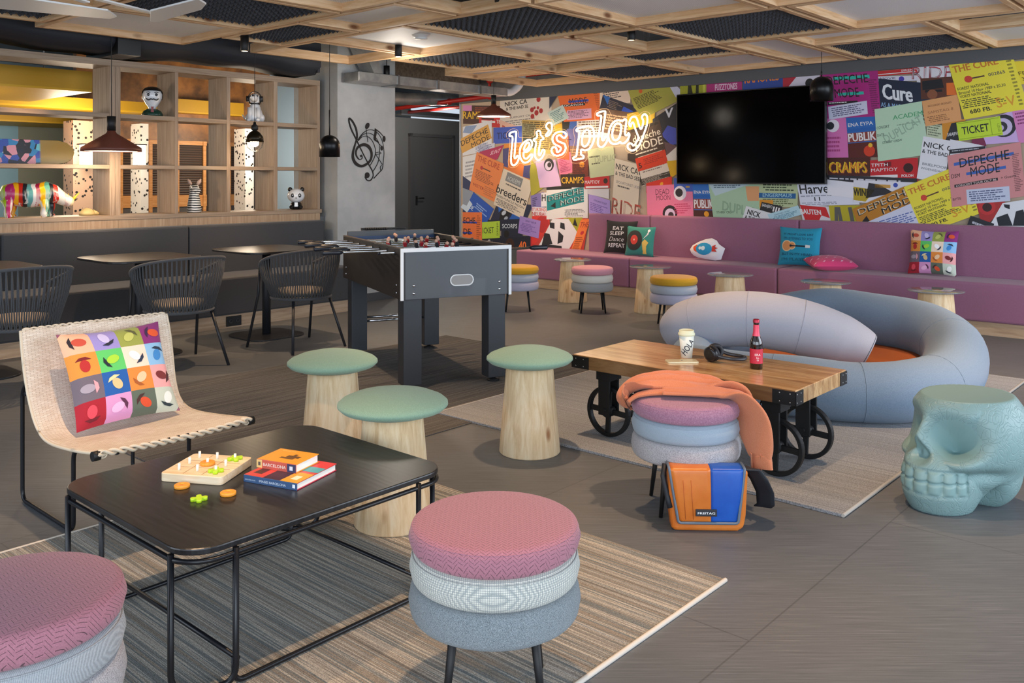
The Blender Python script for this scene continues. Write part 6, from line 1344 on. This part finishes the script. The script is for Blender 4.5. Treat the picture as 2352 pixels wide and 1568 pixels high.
c.done(p,RZA,R(10),'black cushion reading EAT SLEEP Dance REPEAT on the mauve banquette')
p,w,h=cA(1438,1504,523,592,8.72); p.z=.455+h*.5; c=Cush(w,h,.11,'#2f857c')
c.ell(-.28,.02,.6,.72,'#26282a',0,28); c.ell(-.28,.06,.28,.34,'#cc3c34'); c.ell(-.28,.06,.06,.07,'#e8b0a0')
c.poly([(.35,-.9),(.6,-.9),(.62,-.35),(.75,-.1),(.5,.12),(.32,-.1),(.36,-.5)],'#d8b85c'); c.poly([(.35,.1),(.42,.16),(.68,.45),(.72,.7),(.64,.7),(.6,.48)],'#d8dce0'); c.ell(.68,.72,.09,.1,'#e4e8ec')
c.done(p,RZA,R(10),'teal cushion printed with a record and red label, beside the black cushion')
# guitar cushion
p,w,h=cA(1789,1886,526,616,8.80); p.z=.455+h*.5; c=Cush(w,h,.12,'#1f93b4')
c.text('IT MIGHT LOOK LIKE',-.72,.58,1.42,.12,'#142a44',.03); c.text("I'M LISTENING TO YOU",-.74,.34,1.46,.15,'#17506c',.0)
c.ell(-.55,.0,.27,.30,'#e8c89c'); c.ell(-.28,.02,.2,.22,'#e8c89c'); c.ell(-.55,.0,.22,.25,'#d8925a'); c.ell(-.28,.02,.16,.17,'#d8925a'); c.ell(-.34,.01,.06,.07,'#20303c')
c.poly([(-.34,-.035),(.4,-.035),(.4,.05),(-.34,.05)],'#16202c',6); c.poly([(.4,-.07),(.62,-.06),(.62,.07),(.4,.09)],'#d8d8d4',3)
c.text('BUT IN MY HEAD',-.78,-.5,1.5,.14,'#14405c',.02); c.text("I'M PLAYING",-.78,-.8,1.5,.17,'#176880',.0)
c.done(p,RZA,R(9),'blue cushion with an orange guitar print on the mauve banquette')
# pink flat cushion
pp=onA(1907,618,8.62); c=Cush(.43,.43,.15,'#c9386f'); rg=random.Random(5)
for i in range(5):
    for j in range(5):
        x=-.8+.4*i+(.2 if j%2 else 0)-.1; y=-.8+.4*j
        if abs(x)<.92: c.l=0; c.poly([(x-.1,y-.05),(x-.01,y),(x-.03,y+.04),(x+.1,y+.06),(x+.01,y),(x+.03,y-.04)],'#f0c8e0',2)
o=c.done(Vector((pp.x,pp.y,.455+.071)),RZA+R(38),0,'pink cushion with pale lightning marks lying flat beside the blue guitar cushion')
o.matrix_world=Matrix.Translation((pp.x,pp.y,.455+.071))@Matrix.Rotation(RZA+R(38),4,'Z')@Matrix.Rotation(-R(86),4,'X')
# rocket cushion
ap=8.78; ctr=onA(1624,577,ap); ctr.z=.457+.5*(onA(1624,552,ap).z-onA(1624,602,ap).z)
out=[(1585,580),(1590,570),(1603,561),(1618,554),(1632,551),(1644,556),(1650,564),(1658,569),(1665,573),(1662,585),(1659,599),(1645,602),(1625,600),(1607,598),(1596,594),(1589,588)]
O2=[((onA(x,577,ap)-onA(1624,577,ap)).length*(1 if x>1624 else -1),onA(1624,y,ap).z-onA(1624,577,ap).z) for x,y in out]
m=MB(); n=len(O2); mats=[plain('#e2e2ea',.85),plain('#2596c8',.85),plain('#e0562c',.85),plain('#cfe4ee',.85),plain('#c8382c',.85)]
def rk(sgn,off=0.): 
    vs=[Vector((0,sgn*(.045+off),0))];fs=[]
    K_=6
    for k in range(1,K_+1):
        f=k/K_; vs+= [Vector((x*f,sgn*(.045*math.sqrt(max(1-f*f,0))+off),z*f)) for x,z in O2]
    for i in range(n):
        j=(i+1)%n; fs.append((0,1+i,1+j)); 
        for k in range(K_-1): a=1+k*n; fs.append((a+i,a+n+i,a+n+j,a+j))
    m.add(vs,fs,0,True)
rk(-1); rk(1)
def rdec(pts,ci,l):
    cx=sum(p[0] for p in pts)/len(pts);cz=sum(p[1] for p in pts)/len(pts)
    def S_(x,z):
        f=min(math.hypot(x/.17,z/.09),.97); return Vector((x,-.045*math.sqrt(1-f*f)-.011-.0012*l,z))
    q=len(pts); vs=[S_(cx,cz)];fs=[]
    for k in(1,2,3): vs+=[S_(cx+(x-cx)*k/3,cz+(z-cz)*k/3) for x,z in pts]
    for i in range(q):
        j=(i+1)%q; fs.append((0,1+i,1+j))
        for k in range(2): a=1+k*q; fs.append((a+i,a+q+i,a+q+j,a+j))
    m.add(vs,fs,ci,True)
rdec([(-.015+.1*math.cos(2*PI*i/20),-.005+.068*math.sin(2*PI*i/20)) for i in range(20)],1,0)
rdec([(-.165,-.005),(-.15,.02),(-.105,.04),(-.1,-.045),(-.15,-.03)],2,1); rdec([(-.06+.018*math.cos(2*PI*i/14),.0+.018*math.sin(2*PI*i/14)) for i in range(14)],3,2); rdec([(-.02+.025*math.cos(2*PI*i/14),.0+.025*math.sin(2*PI*i/14)) for i in range(14)],3,2)
rdec([(.085,-.03),(.085,.03),(.12,.05),(.115,.02),(.15,.015),(.12,-.005),(.14,-.03),(.11,-.03)],4,1)
q=m.build('cushion',mats,fix=False); q.matrix_world=Matrix.Translation(ctr)@Matrix.Rotation(RZA,4,'Z')@Matrix.Rotation(-R(14),4,'X'); tag(q,'white rocket-shaped cushion with a blue rocket print on the mauve banquette','cushion')
# ---------------- skull stool ----------------
def doodle():
    m,nt,b=newmat('engraved_teal_plastic'); nz=N(nt,'ShaderNodeTexNoise',Scale=11.,Detail=1.); nt.links.new(coords(nt),nz.inputs['Vector'])
    nz.inputs['Scale'].default_value=15.; nz.inputs['Detail'].default_value=.4
    n2=N(nt,'ShaderNodeTexNoise',Scale=26.,Detail=0.); nt.links.new(coords(nt,(1,1,1),(1,2,0)),n2.inputs['Vector'])
    W_='#ffffff'; K_='#000000'
    l1=ramp(nt,nz.outputs['Fac'],[(.36,W_),(.372,K_),(.384,W_),(.47,W_),(.482,K_),(.494,W_),(.535,W_),(.547,K_),(.559,W_),(.63,W_),(.642,K_),(.654,W_)])
    l2=ramp(nt,n2.outputs['Fac'],[(.40,W_),(.415,K_),(.43,W_),(.58,W_),(.595,K_),(.61,W_)])
    c=mixc(nt,1.,l1,l2,'MULTIPLY'); b.inputs['Base Color'].default_value=lin('#7c9a9b'); b.inputs['Roughness'].default_value=.45
    bump(nt,b,c,.45,.003); return m
SKD=doodle(); SKP=plain('#7f9f9f',.45,0,'teal_plastic')
sk_=thing('skull_stool','matt teal skull-shaped stool with engraved doodles and a flat top','stool',(1.872,3.70,0),R(202))
ELL=[((-.045,0,.285),(.262,.222,.245)),((.105,0,.115),(.165,.142,.185)),((.10,.11,.235),(.10,.075,.06)),((.10,-.11,.235),(.10,.075,.06)),((-.10,.0,.13),(.17,.165,.16)),((.10,0,.395),(.08,.155,.055)),((.16,0,.26),(.10,.05,.12))]
CC=Vector((.02,0,.20))
def ray(d):
    ts=[]
    for (c,r) in ELL:
        o=CC-Vector(c); A=sum((d[i]/r[i])**2 for i in range(3)); B=sum(o[i]*d[i]/r[i]**2 for i in range(3)); C=sum((o[i]/r[i])**2 for i in range(3))-1
        D=B*B-A*C
        if D>0:
            t=(-B+math.sqrt(D))/A
            if t>0: ts.append(t)
    M_=max(ts); k=55.; return M_+math.log(sum(math.exp(k*(t-M_)) for t in ts))/k*.55
def sstep(e0,e1,x): t=min(max((x-e0)/(e1-e0),0),1); return t*t*(3-2*t)
def skp(az,el):
    d=Vector((math.cos(el)*math.cos(az),math.cos(el)*math.sin(az),math.sin(el))); t=ray(d); p=CC+d*t; flag=0
    for s in(-1,1):
        q=Vector((.19,s*.122,.322)); e=Vector(((p.x-q.x)/.14,(p.y-q.y)/.092,(p.z-q.z+.12*(abs(p.y)-.1)*.6)/.084)); g=math.exp(-(e.length)**3.6)
        t-=.155*g; 
        if g>.25: flag=1
    e=Vector(((p.x-.26)/.08,p.y/(.042*min(max(1.3-(p.z-.215)/.09*.9,.3),1.3)),(p.z-.248)/.05)); g=math.exp(-(e.length)**4); t-=.062*g
    if g>.25: flag=1
    # cheek hollow below the zygomatic arch and notch behind the jaw
    for s in(-1,1):
        e=Vector(((p.x-.03)/.085,(p.y-s*.15)/.07,(p.z-.165)/.026)); t-=.038*math.exp(-e.length_squared)
        e=Vector(((p.x+.045)/.03,(p.y-s*.12)/.10,(p.z-.03)/.06)); t-=.07*math.exp(-e.length_squared)
    # teeth band
    a=abs(az)
    if p.z>.07 and p.z<.22 and p.x>.08 and a<1.2:
        inz=sstep(.085,.093,p.z)*(1-sstep(.168,.176,p.z)); ina=1-sstep(.95,1.03,a); k=inz*ina
        if k>.3: flag=1
        th=abs(math.sin(az*13.)); t+=k*(-.018+.019*th**.45); t-=.012*math.exp(-((p.z-.131)/.004)**2)*k
        for zz_ in(.082,.179): t-=.006*math.exp(-((p.z-zz_)/.006)**2)*ina
    # flat top and base
    if d.z>0: t=min(t,(.452-CC.z)/d.z)
    if d.z<0: t=min(t,(0-CC.z)/d.z)
    p=CC+d*t
    return p,flag
NU,NV=320,150
vs=[];fl=[]
for j in range(NV+1):
    el=-PI/2+PI*j/NV
    for i in range(NU):
        az=-PI+2*PI*i/NU; p,f=skp(az,max(min(el,PI/2-1e-3),-PI/2+1e-3)); vs.append(p); fl.append(f)
fs=[];ms=[]
for j in range(NV):
    for i in range(NU):
        q=(j*NU+i,j*NU+(i+1)%NU,(j+1)*NU+(i+1)%NU,(j+1)*NU+i); fs.append(q); ms.append(1 if (sum(fl[k] for k in q)>=2 or vs[q[0]].z>.447) else 0)
m=MB(); m.v=vs; m.f=[list(q) for q in fs]; m.m=ms; m.s=[True]*len(fs)
m.build('skull_body',[SKD,SKP],sk_)
# ---------------- messenger bag ----------------
bb=flr(1626,1221,0); bg_=thing('messenger_bag','orange and blue messenger bag standing on the floor against the tiered pouf','bag',(bb.x,bb.y+.038,0),R(-2))
ORL=mottled('orange_tarpaulin','#c4661c','#d87f34',5,.35); BLL=mottled('blue_tarpaulin','#1048a4','#1f5cba',5,.35); BKN=plain('#1c2028',.6,0,'black_nylon')
body=[(-.128,.0),(-.10,-.0),(.115,.0),(.14,.014),(.148,.06),(.157,.235),(-.150,.235),(-.143,.06),(-.136,.012)]
MB().prism(body,-.036,.034,ax='y').build('body',ORL,bg_,bev=.014,segs=3)
def flapg(x0,x1,mt,nm):
    def fn(u,v):  # v 0 = back top, 1 = bottom front
        if v<.2: y=.030-.068*v/.2; z=.243
        else: y=-.040-.006*math.sin((v-.2)/.8*PI); z=.243-.205*(v-.2)/.8
        k=0 if v<.2 else (v-.2)/.8
        L_=-.143+.036*k; R_=.138-.026*k; x=L_+(R_-L_)*(x0+(x1-x0)*u); 
        if .15<v<.25: z-=.004
        return (x,y,z)
    return MB().grid(fn,10,30).build(nm,mt,bg_,solid=.004)
flapg(0,.545,ORL,'flap_orange'); flapg(.547,1,BLL,'flap_blue')
TRG=plain('#5f6c7c',.45,0,'grey_binding')
MB().tube(fillet([(-.146,.028,.245),(-.147,-.040,.243),(-.112,-.046,.036),(.115,-.046,.036),(.141,-.040,.243),(.141,.028,.245)],.012,4),.0055,8).build('flap_binding',TRG,bg_)
for x in(-.085,-.055):
    MB().cyl((x,-.0495,.05),(x-.01,-.0495,.2),.0009,seg=5).build('stitching',plain('#a8501c',.6),bg_)
o=MB().box(-.047,.033,-.053,-.047,.064,.090).build('brand_patch',plain('#23262e',.5),bg_,bev=.001)
m=MB(); vs2,fs2=textmesh('FREITAG',.035); m.add([(-.040+x*.066,-.0536,.0725+y*.0085) for x,y in vs2],fs2); m.build('patch_lettering',plain('#eef0f2',.5),o,fix=False)
MB().tube([(-.155,.02,.24),(-.165,.0,.20),(-.150,-.03,.12),(-.143,-.035,.09)],.011,8).build('side_gusset',BKN,bg_)
def strap(u,v):
    P_=[(.135,.0,.235),(.175,.0,.233),(.205,.0,.19),(.235,.03,.13),(.243,.05,.075),(.235,.07,.06)]
    i=min(int(v*5),4);t=v*5-i;p=Vector(P_[i]).lerp(Vector(P_[i+1]),t); return (p.x-.035*(u-.5)*(0 if v<.2 else 1)*1.6,p.y+.05*(u-.5),p.z-(.01 if v>.2 else 0)*(u-.5))
MB().grid(strap,4,25).build('shoulder_strap',BKN,bg_,solid=.006)
# ---------------- sweater ----------------
SWM=fabric('apricot_knit','#b96c4a','#c97f5c',420,.95,.35)
sw=thing('sweater','apricot orange sweater draped over the rose top of the tiered pouf beside the messenger bag','sweater',(.718,3.66,0))
def flat(P_,nm,folds=7,amp=.012,seed=1,n=8,par=sw):
    # P_: (x,y,z, half width, half thickness, width direction angle deg)
    c=smooth([Vector(p[:3]) for p in P_],n); hw=[];ht=[];an=[]
    for i in range(len(P_)-1):
        for k in range(n):
            t=k/n; f=lambda q:P_[i][q]+(P_[i+1][q]-P_[i][q])*t; hw.append(f(3));ht.append(f(4));an.append(f(5))
    hw.append(P_[-1][3]);ht.append(P_[-1][4]);an.append(P_[-1][5])
    vs=[];seg=40;N_=len(c);rg=random.Random(seed); ph=[rg.random()*6 for _ in range(4)]
    for i in range(N_):
        t=(c[min(i+1,N_-1)]-c[max(i-1,0)]).normalized(); w=Vector((math.cos(R(an[i])),math.sin(R(an[i])),0)); w=(w-t*w.dot(t)).normalized(); nn=t.cross(w)
        if nn.z<0 and abs(t.z)<.7: nn=-nn
        for k in range(seg):
            a=2*PI*k/seg; ca_,sa_=math.cos(a),math.sin(a); s_=(1 if sa_>0 else -1)*abs(sa_)**.7
            f=1+.10*math.sin(a*2+i*.15+ph[0]); off=amp*math.sin(ca_*folds+i*.10+ph[1])*(sa_>0)*sa_+amp*.5*math.sin(ca_*folds*1.9+i*.33+ph[2])*(sa_>0)*sa_
            vs.append(c[i]+w*(ca_*hw[i]*f)+nn*(s_*ht[i]+off))
    fs=[]
    for i in range(N_-1):
        for k in range(seg): l=(k+1)%seg; fs.append((i*seg+k,i*seg+l,(i+1)*seg+l,(i+1)*seg+k))
    fs+=[list(range(seg))[::-1],[ (N_-1)*seg+k for k in range(seg)]]
    return MB().add(vs,fs,0,True).build(nm,SWM,par)
flat([(-.243,-.01,.43,.05,.006,75),(-.235,.03,.462,.085,.012,80),(-.17,.075,.488,.115,.018,85),(-.06,.09,.497,.125,.020,90),(.05,.075,.495,.122,.019,95),(.145,.035,.488,.105,.017,105),(.21,-.02,.462,.085,.014,115),(.238,-.05,.40,.07,.010,118)],'sweater_body',9,.010,1,10)
flat([(-.10,-.02,.484,.07,.007,78),(.02,-.04,.487,.085,.012,84),(.12,-.06,.486,.088,.016,98),(.19,-.09,.467,.085,.018,115),(.234,-.125,.40,.078,.017,125),(.253,-.15,.33,.068,.016,130),(.262,-.165,.27,.058,.015,132),(.264,-.17,.245,.045,.013,132)],'sleeve',5,.006,4,10)
flat([(.263,-.167,.262,.047,.015,132),(.267,-.172,.235,.050,.016,132),(.268,-.175,.212,.048,.016,132)],'cuff',16,.003,5)
flat([(-.245,-.05,.44,.02,.005,80),(-.20,-.04,.468,.03,.008,80),(-.11,-.03,.478,.035,.009,88),(.0,-.05,.480,.03,.008,92),(.08,-.09,.478,.02,.006,105)],'hem',14,.004,9)
for i,(x,y) in enumerate(((.225,-.17),(.258,-.18))):
    MB().bar((x,y,.27),(x+.005,y+.01,.20),.016,.003).build('drawstring',SWM,sw)
bpy.context.view_layer.update()
